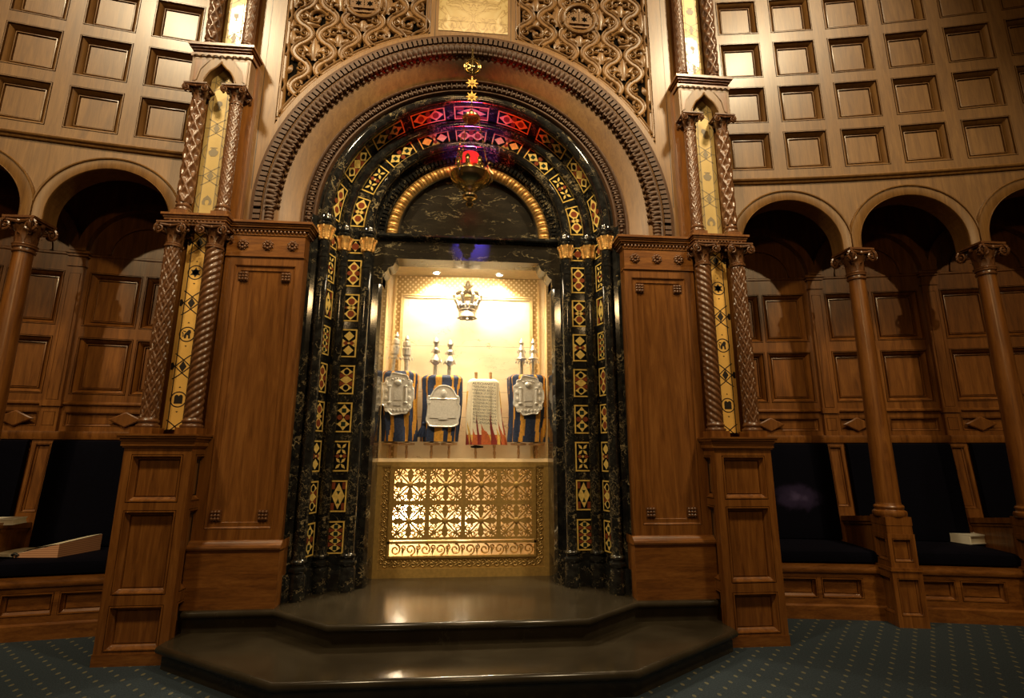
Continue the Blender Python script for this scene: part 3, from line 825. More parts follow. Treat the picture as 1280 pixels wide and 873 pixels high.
for s in (-1, 1): pedestal(s); tower(s); pier(s)

# ------------------------------------------------------------------ marble steps
def step(name, label, outline, z0, z1, r):
    """outline: front polyline from left back to right back; bullnose top edge of radius r"""
    root_loc = (0, 4.6, z0)
    root = thing(name, label, 'step', root_loc, 'black marble steps of the ark')
    pts = [Vector((x, y, 0)) for x, y in outline]; n = len(pts)
    # inward offset for the riser
    def offset(d):
        res = []
        for k in range(n):
            t0 = (pts[k]-pts[k-1]).normalized() if k > 0 else (pts[1]-pts[0]).normalized()
            t1 = (pts[k+1]-pts[k]).normalized() if k < n-1 else t0
            n0 = Vector((-t0.y, t0.x, 0)); n1 = Vector((-t1.y, t1.x, 0))
            b = (n0+n1); b = b/max(1e-6, b.dot(n1)) if b.length > 1e-6 else n1
            res.append(pts[k]+b*d)
        return res
    mb = MB().mat('step')
    prof = [(.045, z0), (.045, z1-2.1*r), (.030, z1-2.0*r)]
    for k in range(9):
        a = -pi/2+pi*k/8
        prof.append((r*(1-cos(a)) if True else 0, z1-r+r*sin(a)))
    prof[3] = (r, z1-2*r)
    rows = [(offset(d), z) for d, z in prof]
    mb.grid(lambda u, v: (rows[v][0][u].x, rows[v][0][u].y, rows[v][1]), n, len(rows))
    mb.build('nosing_and_riser', root, smooth=40)
    mb = MB().mat('step')
    top = offset(r)
    mb.poly([(p.x, p.y, z1) for p in top]+[(top[-1].x, 6.0, z1), (top[0].x, 6.0, z1)])
    mb.build('tread', root, smooth=0)
step('lower_step', 'wide lower black marble step with slanted corners, on the carpet', [(-2.30, 4.9), (-2.305, 4.60), (-1.20, 3.83), (1.20, 3.83), (2.305, 4.60), (2.30, 4.9)], 0, .17, .032)
step('upper_step', 'upper black marble step directly before the brass grille', [(-2.26, 4.83), (-1.535, 4.83), (-.998, 4.395), (.998, 4.395), (1.535, 4.83), (2.26, 4.83)], .17, .34, .028)
# ------------------------------------------------------------------ great arch and carved spandrels
ZC = 3.97
def ring(mb, prof, a0=0., a1=pi, n=96, zc=ZC, closed=False):
    """prof: (r, y) polyline swept round the arch centre"""
    p = prof+[prof[0]] if closed else prof
    mb.grid(lambda u, v: (p[u][0]*cos(a1+(a0-a1)*v/n), p[u][1], zc+p[u][0]*sin(a1+(a0-a1)*v/n)), len(p), n+1)
def legs(mb, prof, z0, zc=ZC):
    for sg in (-1, 1): mb.grid(lambda u, v: (sg*prof[u][0], prof[u][1], (z0, zc)[v]), len(prof), 2)
def circ(r, y, rad, n=12, a0=0, a1=2*pi): return [(r+rad*cos(a0+(a1-a0)*k/n), y+rad*sin(a0+(a1-a0)*k/n)) for k in range(n+1)]
YW = 5.05
# wall above: wood field between arch, gold slab and towers
mb = MB().mat('oak')
def wallpoly():
    n = 48; R = 2.10; top = 8.0; X = 2.30
    arc = [(R*cos(pi-pi*k/n), ZC+R*sin(pi-pi*k/n)) for k in range(n+1)]
    for k in range(n):
        (x0, z0), (x1, z1) = arc[k], arc[k+1]
        mb.poly([(x0, YW, z0), (x1, YW, z1), (x1, YW, top), (x0, YW, top)])
    for sg in (-1, 1): mb.poly([(sg*R, YW, 3.7), (sg*X, YW, 3.7), (sg*X, YW, top), (sg*R, YW, top)])
# fretwork region needs an opening: everything outside it is this frame
X_IN, X_OUT, R_F = .475, 2.035, 2.255
n = 40; top = 8.0
for sg in (-1, 1):
    # strip between arch (2.08) and fretwork border
    def arcpt(R, a): return (sg*R*cos(a), YW, ZC+R*sin(a))
    aend = math.acos(X_IN/R_F); a_in0 = math.acos(X_IN/2.08)
    a_st = math.acos(X_OUT/R_F)
    for k in range(n):
        t0, t1 = k/n, (k+1)/n
        f = lambda R, aa, t: arcpt(R, a_st+(aa-a_st)*t)
        mb.poly([f(2.08, a_in0, t0), f(2.08, a_in0, t1), f(R_F, aend, t1), f(R_F, aend, t0)])
    zb = ZC+R_F*sin(a_st)
    for k in range(12):
        t0, t1 = a_st*k/12, a_st*(k+1)/12
        p0, p1 = arcpt(2.08, t0), arcpt(2.08, t1)
        mb.poly([p0, p1, (sg*2.30, YW, p1[2]), (sg*2.30, YW, p0[2])])
    pe = arcpt(2.08, a_st)
    mb.poly([pe, (sg*X_OUT, YW, zb), (sg*2.30, YW, zb), (sg*2.30, YW, pe[2])])
    mb.poly([(sg*X_OUT, YW, zb), (sg*X_OUT, YW, top), (sg*2.30, YW, top), (sg*2.30, YW, zb)])
    mb.poly([(sg*2.08, YW, 3.7), (sg*2.30, YW, 3.7), (sg*2.30, YW, ZC), (sg*2.08, YW, ZC)])
    # central strip
    for k in range(12):
        x0, x1 = X_IN*k/12, X_IN*(k+1)/12
        mb.poly([(sg*x0, YW, ZC+sqrt(2.08**2-x0*x0)), (sg*x1, YW, ZC+sqrt(2.08**2-x1*x1)), (sg*x1, YW, top), (sg*x0, YW, top)])
    # reveals of the fretwork opening
    m = 30
    mb.grid(lambda u, v: (sg*R_F*cos(a_st+(aend-a_st)*v/m), YW+.06*u, ZC+R_F*sin(a_st+(aend-a_st)*v/m)), 2, m+1)
    for xx, z0 in ((X_IN, ZC+R_F*sin(aend)), (X_OUT, zb)):
        mb.poly([(sg*xx, YW, z0), (sg*xx, YW, top), (sg*xx, YW+.06, top), (sg*xx, YW+.06, z0)])
o = mb.build('wall_back', smooth=20); struct(o, 'pale oak wall over the arch of the ark')
mb = MB().mat('inkline')      # incised dark line round the arch and the joints
mb2 = MB().mat('inkline')
for sg in (-1, 1):
    ribbon(mb2, [(sg*2.175*cos(a), ZC+2.175*sin(a)) for a in [radians(22)+radians(68)*k/40 for k in range(41)]], .012, lambda u, v, d: (u, YW-.002, v), 0)
    ribbon(mb2, [(sg*2.19, 4.2), (sg*2.19, 8.0)], .006, lambda u, v, d: (u, YW-.002, v), 0)
    ribbon(mb2, [(sg*.425, 6.02), (sg*.425, 8.0)], .006, lambda u, v, d: (u, YW-.002, v), 0)
o = mb2.build('trim_1', smooth=0, recalc=False); o['kind'] = 'structure'; o['label'] = 'fine dark incised lines on the oak around the arch'

def fretwork(s):
    root = thing('fretwork_panel', 'carved openwork strapwork panel over the %s side of the arch' % SD[s], 'carved panel', (s*1.25, YW, 5.0), 'strapwork spandrels above the arch')
    mb = MB().mat('void')
    a0_, a1_ = math.acos((X_OUT)/R_F), math.acos(X_IN/R_F)
    mb.prism([(s*X_OUT, 8.0)]+[(s*R_F*cos(a0_+(a1_-a0_)*k/30), ZC+R_F*sin(a0_+(a1_-a0_)*k/30)) for k in range(31)]+[(s*X_IN, 8.0)], lambda u, v, d: (u, d, v), YW+.055, YW+.07); mb.build('dark_backing', root, smooth=0)
    HX, HZ = .250, .218
    XM, ZM = 1.217, 6.52
    inside = lambda x, z, m=0.: X_IN+m <= x <= X_OUT-m and sqrt(x*x+(z-ZC)**2) >= R_F+m
    mb = MB().mat('oak')
    prof = [(-.041, .030), (-.039, -.002), (-.030, -.012), (-.016, -.008), (-.012, 0.0), (.012, 0.0), (.016, -.008), (.030, -.012), (.039, -.002), (.041, .030)]
    def strap(pts, tw=1.):
        run = []
        def flush():
            if len(run) > 2:
                P_ = list(run); m = len(P_); rows = []
                for k in range(m):
                    p, q = P_[max(k-1, 0)], P_[min(k+1, m-1)]
                    tx, tz = q[0]-p[0], q[1]-p[1]; l = sqrt(tx*tx+tz*tz); nx, nz = -tz/l, tx/l
                    rows.append([(s*(P_[k][0]+nx*a*tw), YW+.022+b, P_[k][1]+nz*a*tw) for a, b in prof])
                mb.grid(lambda u, v: rows[v][u], len(prof), m)
            run.clear()
        for x, z in pts:
            if inside(x, z, .0): run.append((x, z))
            else: flush()
        flush()
    # wavy straps: the two neighbours meet at the knots
    cols = [XM+HX*(i+.5) for i in range(-4, 5)]
    for i, xc in enumerate(cols):
        k = i-4
        pts = []
        N_ = 180
        for t in range(N_+1):
            z = 4.6+(8.0-4.6)*t/N_
            ph = (z-ZM)/HZ*pi/1.0     # half period HZ: swings from one knot column to the next
            c = cos(pi*(z-ZM)/HZ)
            c = math.copysign(abs(c)**.80, c)
            sg = 1 if k % 2 == 0 else -1
            x = xc-sg*c*(HX*.5-.040)
            if abs(x-XM) < .20 and abs(z-ZM) < .17 and k in (-1, 0):  # keep the medallion clear
                rr = sqrt((x-XM)**2+(z-ZM)**2)
                if rr < .215: x = XM+(.215**2-min(.215, abs(z-ZM))**2)**.5*(1 if k == 0 else -1)
            pts.append((x, z))
        strap(pts)
    # border straps
    m = 40
    a_st = math.acos((X_OUT-.03)/(R_F+.035)); aend = math.acos((X_IN+.03)/(R_F+.035))
    strap([((R_F+.033)*cos(a_st+(aend-a_st)*k/m), ZC+(R_F+.033)*sin(a_st+(aend-a_st)*k/m)) for k in range(m+1)], .8)
    strap([(X_OUT-.030, 5.05+2.9*k/30) for k in range(31)], .8); strap([(X_IN+.030, 6.2+1.8*k/20) for k in range(21)], .8)
    mb.build('strapwork', root, smooth=50)
    # leaves in the meshes
    def petal(x, z, ang, l, w, y0=.028):
        l *= 1.28; w *= 1.25
        if not inside(x+l*cos(ang), z+l*sin(ang), .05) or not inside(x, z, .03): return
        def f(u, v):
            t = v/8; wd = w*sin(pi*min(1, t*.9+.08))**.8*(1-.2*t); q = (u-2)/2
            lx = l*t; ly = wd*q
            return (s*(x+lx*cos(ang)-ly*sin(ang)), YW+y0-.026*(1-abs(q)**1.5)*sin(pi*min(1, .15+t*.8))+.012, z+lx*sin(ang)+ly*cos(ang))
        mb.grid(f, 5, 9)
    def scroll(x, z, r, a0, dirn, w=.013):
        pts = []; r *= 1.2
        if not inside(x, z, r+.035): return
        for k in range(17):
            t = k/16; a = a0+dirn*3.6*pi/2*t; rr = r*(1-.72*t)
            pts.append((s*(x+rr*cos(a)), YW+.026, z+rr*sin(a)))
        mb.tube(pts, [w*(1-.3*k/16) for k in range(17)], 6)
        mb.ball((s*x, YW+.026, z), r*.26, nu=7, nv=5)
    for i in range(-4, 5):
        for j in range(-8, 9):
            if (i+j) % 2 == 0: continue       # knots sit where i+j is even
            x, z = XM+HX*i, ZM+HZ*j
            if not inside(x, z, -.06): continue
            if (i, j) == (0, 0): continue
            kind = (i*3+j*5) % 3
            if abs(i) == 0 and abs(j) == 1: kind = 2
            b = z-.085; mb = MB().mat('oak')
            if kind == 0:
                petal(x, b-.02, pi/2, .25, .052); petal(x, b, pi*.30, .18, .038); petal(x, b, pi*.70, .18, .038)
                scroll(x+.062, b+.035, .055, -pi/2, 1, .019); scroll(x-.062, b+.035, .055, -pi/2, -1, .019)
            elif kind == 1:
                scroll(x, z-.02, .098, pi*.9, -1, .023); petal(x-.075, z+.03, pi*.30, .21, .042); petal(x+.04, z-.03, pi*.22, .12, .034); petal(x-.04, z-.10, pi*.05, .17, .032); petal(x+.01, z-.06, pi*.62, .09, .03)
            else:
                petal(x, z-.13, pi/2, .16, .046); scroll(x+.058, z+.03, .060, pi, -1, .02); scroll(x-.058, z+.03, .060, 0, 1, .02); petal(x, z, pi/2, .15, .045); petal(x-.02, z-.09, pi*.82, .10, .034); petal(x+.02, z-.09, pi*.18, .10, .034)
            for sg in (-1, 1):
                scroll(x+sg*.135, z+.005, .034, pi/2+sg*pi/2, sg, .015); petal(x+sg*.10, z+.03, pi/2-sg*.5, .08, .024); petal(x+sg*.10, z-.03, -pi/2+sg*.5, .08, .024)
            petal(x-.03, z+.10, pi*.62, .06, .022); petal(x+.03, z+.10, pi*.38, .06, .022)
            if mb.f: mb.build('carved_leaf', root, smooth=60)
    # round medallion with a little domed emblem
    mb = MB().mat('oak')
    R0 = .185
    mb.tube([(s*(XM+R0*cos(2*pi*k/40)), YW+.008, ZM+R0*sin(2*pi*k/40)) for k in range(40)], .024, 8, True)
    mb.prism([(XM+.135*cos(a)*1.15, ZM-.02+.125*sin(a)) for a in [2*pi*k/30 for k in range(30)]], lambda u, v, d: (s*u, YW+d, v), .012, .06)
    mb.box(*sx(s, XM-.115, XM+.115), YW-.006, YW+.02, ZM-.075, ZM-.055); mb.box(*sx(s, XM-.09, XM+.09), YW-.004, YW+.02, ZM-.13, ZM-.11)
    mb.mat('void')
    for q in (-.062, .062): mb.prism([(XM+q+.038*(1 if e % 2 == 0 else .55)*sin(pi*e/6), ZM+.0+.038*(1 if e % 2 == 0 else .55)*cos(pi*e/6)) for e in range(12)], lambda u, v, d: (s*u, YW+d, v), .009, .02)
    for q in range(6): mb.prism(disc2(XM, ZM-.035+.021*q, .006, 6), lambda u, v, d: (s*u, YW+d, v), .009, .02)
    for q in (-.055, .055): mb.prism([(XM+q-.012, ZM-.104), (XM+q+.012, ZM-.104), (XM+q+.012, ZM-.080), (XM+q-.012, ZM-.080)], lambda u, v, d: (s*u, YW+d, v), .008, .02)
    for q in range(11):
        a = pi*(.06+.88*q/10); mb.prism(disc2(XM+.128*cos(a), ZM-.005+.098*sin(a), .006, 6), lambda u, v, d: (s*u, YW+d, v), .009, .02)
    mb.build('medallion', root)
for s in (-1, 1): fretwork(s)

# book-matched slabs over the arch
root = thing('onyx_tablet', 'cream book-matched stone tablet over the crown of the arch', 'tablet', (0, YW, 6.227))
mb = MB().mat('onyx')
for x0, x1 in ((-.388, -.001), (.001, .388)):
    for z0, z1 in ((6.227, 6.358), (6.361, 7.0), (7.003, 7.7)): mb.box(x0, x1, YW-.006, YW+.02, z0, z1)
mb.build('slab', root, smooth=0)

# wooden archivolt
root = thing('wooden_archivolt', 'round walnut arch with dentil, leaf and bead rings over the marble portal', 'arch', (0, 5.05, ZC))
mb = MB().mat('oak')
face = [(2.10, YW), (2.10, 4.985), (2.045, 4.975), (1.93, 5.0), (1.90, 5.03), (1.88, 5.035), (1.70, 5.165), (1.695, 5.19)]
ring(mb, face); legs(mb, face, 3.78); mb.build('splayed_face', root, smooth=25)
mb = MB().mat('darkwood')
r0 = circ(2.02, 4.985, .022, 8); ring(mb, r0); legs(mb, r0, 3.78)
NT = 118
def blk(mb, a, da, ra, rb, y0, y1, taper=1.):
    ii = []
    for r, k in ((ra, taper), (rb, 1.)):
        for q in (-1, 1):
            for y in (y0, y1): ii.append(mb.vert((r*cos(a+q*da*k), y, ZC+r*sin(a+q*da*k))))
    for f in ((0, 1, 3, 2), (4, 6, 7, 5), (0, 2, 6, 4), (1, 5, 7, 3), (0, 4, 5, 1), (2, 3, 7, 6)): mb.face([ii[k] for k in f])
def along(n, fn):
    for k in range(n): fn(pi*(k+.5)/n)
mb.mat('void'); ring(mb, [(2.105, 4.984), (2.045, 4.974)]); legs(mb, [(2.105, 4.984), (2.045, 4.974)], 3.78)
mb.mat('darkwood')
along(NT, lambda a: blk(mb, a, pi/NT*.36, 2.045, 2.112, 4.955, 4.99, .98))
zz = 3.79
while zz < ZC-.03:
    for sg in (-1, 1): mb.box(*sx(sg, 2.045, 2.112), 4.955, 4.99, zz, zz+.04)
    zz += .057
o_ = [(2.112, 4.96), (2.150, 4.975), (2.155, YW)]; ring(mb, o_); legs(mb, o_, 3.78)
mb.build('dentil_ring', root)
mb = MB().mat('darkwood')      # leaf ring: displaced roll
def leafring(rc, yc, rad, nl, amp, na, npz, z0=None):
    def f(u, v):
        ph = -pi*.62+2*pi*.62*u/(npz-1)+pi*1.5
        a = pi*v/(na-1)
        w_ = u/(npz-1)*3; row = int(min(2, w_)); fr_ = w_-row
        leaf = abs(sin(nl*a*.5+(pi/2 if row % 2 else 0)))
        d = rad+amp*(leaf**.7)*(1.35*fr_+.15)-amp*.5*(1 if leaf < .25 else 0)
        r = rc+d*cos(ph)*1.25; y = yc+d*sin(ph)
        return (r*cos(a), y, ZC+r*sin(a))
    mb.grid(f, npz, na)
leafring(1.965, 5.0, .040, 216, .020, 2200, 22)
for sg in (-1, 1):
    for k in range(5): mb.ball((sg*1.965, 4.985, 3.80+.038*k), .05, .035, .026, 8, 5)
along(84, lambda a: mb.ball((1.895*cos(a), 5.012, ZC+1.895*sin(a)), .021, .018, .021, 6, 4))
mb.build('leaf_ring', root, smooth=70)
mb = MB().mat('darkwood')
pb = [(1.712, 5.165), (1.708, 5.130), (1.695, 5.125), (1.685, 5.135), (1.682, 5.170)]; ring(mb, pb); legs(mb, pb, 3.78)
pb = [(1.590, 5.165), (1.585, 5.135), (1.570, 5.130), (1.560, 5.145), (1.558, 5.22)]; ring(mb, pb); legs(mb, pb, 3.78)
pb = [(1.682, 5.17), (1.59, 5.17)]; ring(mb, pb); legs(mb, pb, 3.78)
along(92, lambda a: mb.ball((1.637*cos(a), 5.155, ZC+1.637*sin(a)), .024, .030, .024, 8, 5))
along(92, lambda a: blk(mb, a+pi/184, .003, 1.61, 1.67, 5.135, 5.175))
for sg in (-1, 1):
    for k in range(4): mb.ball((sg*1.637, 5.155, 3.80+.05*k), .024, .03, .024, 8, 5)
mb.build('bead_ring', root)

# ------------------------------------------------------------------ black marble portal
def subdiv(pts, n):
    out = []
    for k in range(len(pts)):
        p, q = pts[k], pts[(k+1) % len(pts)]
        for i in range(n): out.append((p[0]+(q[0]-p[0])*i/n, p[1]+(q[1]-p[1])*i/n))
    return out
def mosaic(P, w, h, kind, name, parent, seg=1):
    """P(u,v,d) with u across (0..w), v along (0..h); flat tesserae a hair above a thin slab"""
    mb = MB()
    mb.mat('mframe')
    def rect(u0, u1, v0, v1, d):
        n = max(1, seg)
        for k in range(n):
            a, b = v0+(v1-v0)*k/n, v0+(v1-v0)*(k+1)/n
            mb.poly([P(u0, a, d), P(u1, a, d), P(u1, b, d), P(u0, b, d)])
    b = w*.085
    rect(0, w, 0, b, -.006); rect(0, w, h-b, h, -.006); rect(0, b, b, h-b, -.006); rect(w-b, w, b, h-b, -.006)
    for (u0, v0), (u1, v1) in (((0, 0), (w, 0)), ((w, 0), (w, h)), ((w, h), (0, h)), ((0, h), (0, 0))):
        n = max(1, seg)
        for k in range(n):
            a = (u0+(u1-u0)*k/n, v0+(v1-v0)*k/n); c = (u0+(u1-u0)*(k+1)/n, v0+(v1-v0)*(k+1)/n)
            mb.poly([P(*a, -.006), P(*c, -.006), P(*c, .004), P(*a, .004)])
    mb.mat('mblack'); rect(b, w-b, b, h-b, -.003)
    if seg > 1:
        P0 = P; P = lambda u, v, d: P0(u, v, d if d > -.0035 else -.003+(d+.003)*3.2)
    U = lambda x: b+(w-2*b)*x; V = lambda y: b+(h-2*b)*y
    iw, ih = w-2*b, h-2*b; asp = iw/ih
    def pg(col, pts, d): mb.mat(col); mb.poly([P(U(x), V(y), d) for x, y in pts])
    def dia(x, y, rx, ry, col, d=-.0045): pg(col, subdiv([(x, y+ry), (x+rx, y), (x, y-ry), (x-rx, y)], 2), d)
    def cir(x, y, r, col, d=-.005): pg(col, [(x+r*cos(2*pi*k/16), y+r*asp*sin(2*pi*k/16)) for k in range(16)], d)
    def sq(x, y, r, col, d=-.005): pg(col, [(x-r, y-r*asp), (x+r, y-r*asp), (x+r, y+r*asp), (x-r, y+r*asp)], d)
    def hour(y, ry, col, d=-.0042): pg(col, [(0.02, y-ry), (0.02, y+ry), (.5, y)], d); pg(col, [(.98, y-ry), (.98, y+ry), (.5, y)], d)
    def star4(x, y, rx, ry, col, d=-.0045, k=.36):
        pts = []
        for i in range(8):
            a = pi*i/4; q = 1 if i % 2 == 0 else k
            pts.append((x+rx*q*cos(a), y+ry*q*sin(a)))
        pg(col, pts, d)
    if kind == 0:
        for y in (.26, .74): star4(.5, y, .48, .25, 'cream', k=.70); cir(.5, y, .26, 'red')
        cir(.20, .5, .20, 'red'); cir(.80, .5, .20, 'red'); dia(.5, .5, .10, .07, 'cream', -.0052)
    elif kind == 1:
        for y in (.25, .75): star4(.5, y, .5, .24, 'cream', k=.70); cir(.5, y, .27, 'red')
        dia(.5, .5, .46, .10, 'cream'); dia(.02+.1, .5, .1, .06, 'red'); dia(.88, .5, .1, .06, 'red')
    elif kind == 2:
        dia(.5, .78, .40, .19, 'cream'); dia(.5, .22, .40, .19, 'cream'); hour(.5, .16, 'cream'); dia(.28, .5, .24, .09, 'red', -.005); dia(.72, .5, .24, .09, 'red', -.005); dia(.5, .5, .13, .05, 'cream', -.0055)
    elif kind == 3:
        for y in (.2, .5, .8): star4(.5, y, .48, .17, 'cream', k=.70); cir(.5, y, .21, 'mblack' if y != .5 else 'cream')
        for y in (.35, .65): hour(y, .10, 'red', -.0048)
    elif kind == 4:
        for y in (.25, .75): star4(.5, y, .48, .24, 'cream', k=.6); sq(.5, y, .17, 'green')
        cir(.22, .5, .20, 'red'); cir(.78, .5, .20, 'red')
    elif kind == 5:
        for y in (.24, .76):
            for a in range(4):
                an = a*pi/2+pi/4; x2, y2 = .5+.27*cos(an), y+.27*asp*sin(an)*1.1
                dx, dy = .24*cos(an), .24*asp*sin(an)*1.1; ex, ey = -.11*sin(an), .11*asp*cos(an)
                pg('cream', [(x2-dx, y2-dy), (x2+ex, y2+ey), (x2+dx, y2+dy), (x2-ex, y2-ey)], -.0045)
            dia(.5, y, .1, .05, 'green', -.005)
        dia(.26, .5, .22, .08, 'red'); dia(.74, .5, .22, .08, 'red'); dia(.5, .5, .11, .06, 'cream', -.005)
    elif kind == 6:
        for x in (.12, .88):
            for y in (.14, .86): pg('red', [(x-.12, y-.12), (x+.12, y-.12), (x+.12, y+.12), (x-.12, y+.12)], -.0042)
        dia(.5, .5, .46, .46, 'cream'); pg('green', [(.36, .68), (.64, .68), (.5, .54)], -.005); pg('green', [(.36, .24), (.64, .24), (.5, .42)], -.005)
    elif kind == 7:
        for k in range(4):
            y = .14+.24*k; dia(.5, y, .42, .125, 'cream'); sq(.5, y, .15, 'green')
        for k in range(3): hour(.26+.24*k, .08, 'red', -.0042)
    else:
        star4(.5, .5, .5, .46, 'cream', k=.55); cir(.5, .5, .30, 'red')
    return mb.build(name, parent, smooth=0, recalc=False)
def mframe_flat(x0, x1, y, z0):    # frontal frame on the plane y
    return lambda u, v, d: (x0+(x1-x0)*u, y+d, z0+v)
ORD = [7, 6, 5, 4, 3, 2, 1, 0]
def portal_side(s):
    root = thing('marble_jamb', 'black gold-veined marble jamb with mosaic panels, %s of the ark' % SD[s], 'jamb', (s*1.3, 5.4, .34), 'marble jambs of the portal')
    mb = MB().mat('portoro')
    plan = [(1.575, 5.06), (1.555, 5.10), (1.515, 5.11), (1.505, 5.17), (1.452, 5.19), (1.392, 5.40), (1.305, 5.44), (1.115, 5.44), (1.035, 5.455), (1.02, 5.50), (.955, 5.51), (.94, 5.535), (.926, 5.56), (.926, 5.90), (1.575, 5.95)]
    plan = [(s*x, y) for x, y in plan]
    mb.prism(plan, lambda u, v, d: (u, v, d), .34, 3.97)
    # base course
    base = [(1.574, 4.95), (1.53, 5.06), (1.47, 5.08), (1.43, 5.18), (1.365, 5.375), (1.28, 5.415), (1.12, 5.415), (1.02, 5.435), (1.01, 5.485), (.945, 5.495), (.922, 5.55), (.922, 5.88), (1.574, 5.88)]
    mb.prism([(s*x, y) for x, y in base], lambda u, v, d: (u, v, d), .34, .565)
    mb.build('jamb_core', root, smooth=25)
    h, gap, z0 = .296, .0842, .668
    # frontal strip and splayed strip
    x0 = 1.135
    q0, q1 = Vector((1.452, 5.19)), Vector((1.392, 5.40)); t = (q1-q0).normalized(); nrm = Vector((-t.y, t.x));
    nrm = nrm if nrm.y < 0 else -nrm
    c = (q0+q1)/2; w2 = .165; st = c-t*w2/2
    for k in range(8):
        z = z0+k*(h+gap)
        Pf = lambda u, v, d: (s*(x0+u), 5.44+d, z+v)
        mosaic(Pf, .158, h, ORD[k], 'mosaic_panel', root)
        Ps = lambda u, v, d: (s*(st.x+t.x*u-nrm.x*d*-1*-1), st.y+t.y*u-nrm.y*d, z+v)
        Ps = lambda u, v, d: (s*(st.x+t.x*u-nrm.x*d), st.y+t.y*u-nrm.y*d, z+v)
        mosaic(Ps, w2, h, ORD[(k+3) % 8], 'mosaic_panel', root)
    Pf = lambda u, v, d: (s*(x0+u), 5.44+d, 3.70+v)
    mosaic(Pf, .158, .16, 8, 'mosaic_panel', root)
    Ps = lambda u, v, d: (s*(st.x+t.x*u-nrm.x*d), st.y+t.y*u-nrm.y*d, 3.70+v)
    mosaic(Ps, w2, .16, 8, 'mosaic_panel', root)
    for x, y, nm in ((1.449, 5.13, 'outermost'), (1.325, 5.40, 'middle'), (1.078, 5.42, 'innermost')):
        cl = thing('marble_column', '%s slender black marble column with gilt capital, %s jamb' % (nm, SD[s]), 'column', (s*x, y, .34), 'slender marble columns of the portal')
        mb = MB().mat('portoro'); cx = s*x
        mb.lathe([(.078, 0), (.078, .20), (.072, .215), (.066, .225), (.080, .24), (.084, .255), (.080, .27), (.064, .28), (.060, .295), (.070, .305), (.073, .318), (.068, .33), (.056, .34)], cx, y, 28, .34)
        mb.build('base', cl)
        mb = MB().mat('portoro')
        mb.lathe([(.054, .68), (.053, 3.0), (.052, 3.52), (.058, 3.525), (.058, 3.545), (.052, 3.55), (.052, 3.715)], cx, y, 28); mb.build('shaft', cl)
        mb = MB().mat('goldleaf')
        mb.lathe([(.054, 3.705), (.062, 3.71), (.062, 3.722), (.056, 3.728), (.060, 3.76), (.066, 3.81), (.078, 3.845), (.082, 3.853)], cx, y, 24)
        for k in range(8):
            a = 2*pi*k/8
            for i in range(5):
                tt = i/4; rr = .060+.010*tt+.018*tt**3
                mb.ball((cx+rr*cos(a), y+rr*sin(a), 3.735+.10*tt), .016*(1-.35*tt), .016*(1-.35*tt), .022, 6, 4)
        mb.mat('portoro')
        mb.lathe([(.080, 3.853), (.088, 3.865), (.090, 3.88), (.084, 3.89), (.092, 3.90), (.094, 3.93), (.088, 3.945), (.086, 3.97)], cx, y, 24)
        mb.build('capital', cl)
for s in (-1, 1): portal_side(s)
root = thing('marble_arch', 'black marble arch with a double ring of mosaic panels and gilt leaf ring', 'arch', (0, 5.4, ZC))
mb = MB().mat('portoro')
body = [(1.60, 5.19), (1.555, 5.18), (1.52, 5.18), (1.505, 5.19), (1.452, 5.19), (1.392, 5.40), (1.305, 5.44), (1.115, 5.44), (1.035, 5.455), (1.02, 5.52), (1.0, 5.53), (.99, 5.59)]
ring(mb, body); mb.build('stepped_archivolt', root, smooth=25)
mb = MB().mat('portoro')
for r, y, rad in ((1.455, 5.13, .053), (1.325, 5.40, .052), (1.078, 5.42, .052)): ring(mb, circ(r, y, rad, 14)); mb.build('roll_moulding', root); mb = MB().mat('portoro')
def arcframe(r0, y0, r1, y1, amid, L_):
    rm = (r0+r1)/2; w = sqrt((r1-r0)**2+(y1-y0)**2); tx, ty = (r1-r0)/w, (y1-y0)/w
    nx, ny = -ty, tx
    if ny > 0: nx, ny = -nx, -ny
    def P(u, v, d):
        r = r0+tx*u-nx*d; y = y0+ty*u-ny*d; a = amid-(v-L_/2)/rm
        return (r*cos(a), y, ZC+r*sin(a))
    return P, w
for k in range(9):
    am = radians(170-20*k)
    P, w = arcframe(1.135, 5.44, 1.293, 5.44, am, .345)
    mosaic(P, w, .345, (1, 5, 4, 2, 0, 2, 4, 5, 1)[k], 'mosaic_panel', root, 4)
    P, w = arcframe(1.392, 5.374, 1.445, 5.216, am, .39)
    mosaic(P, w, .39, (0, 3, 4, 0, 6, 0, 4, 3, 0)[k], 'mosaic_panel', root, 4)
mb = MB().mat('portoro')
ring(mb, [(1.0, 5.53), (.925, 5.545)]); n_ = 64
mb.mat('void'); ring(mb, [(.99, 5.529), (.935, 5.54)])
mb.mat('portoro'); along(n_, lambda a: blk(mb, a, pi/n_*.33, .935, .992, 5.50, 5.54))
mb.build('dentil_ring', root)
mb = MB().mat('goldleaf')
def gl(u, v):
    na, npz = 800, 12
    a = pi*v/(na-1); ph = pi+pi*u/(npz-1)
    cell = (a*34/pi) % 1.0; vv = abs(cell-.5)*2
    lf = (1-vv**2)**.5 if vv < .92 else 0
    d = .050+.022*lf*sin(pi*u/(npz-1))-.014*max(0, 1-abs(cell-.5)*16)
    r = .857+.066*cos(ph)*(1 if True else 0); y = 5.575-abs(sin(ph))*d
    return (r*cos(a), y, ZC+r*sin(a))
mb.grid(gl, 12, 800); mb.build('gilt_leaf_ring', root, smooth=60)
mb = MB().mat('step'); ring(mb, [(.792, 5.60), (.792, 5.545), (.785, 5.535), (.776, 5.54), (.772, 5.62)]); mb.build('fillet', root)
mb = MB().mat('portoro_lunette')
n_ = 48; mb.poly([(.80*cos(pi*k/n_), 5.615, ZC+.80*sin(pi*k/n_)) for k in range(n_+1)]); mb.build('lunette', root, smooth=0)
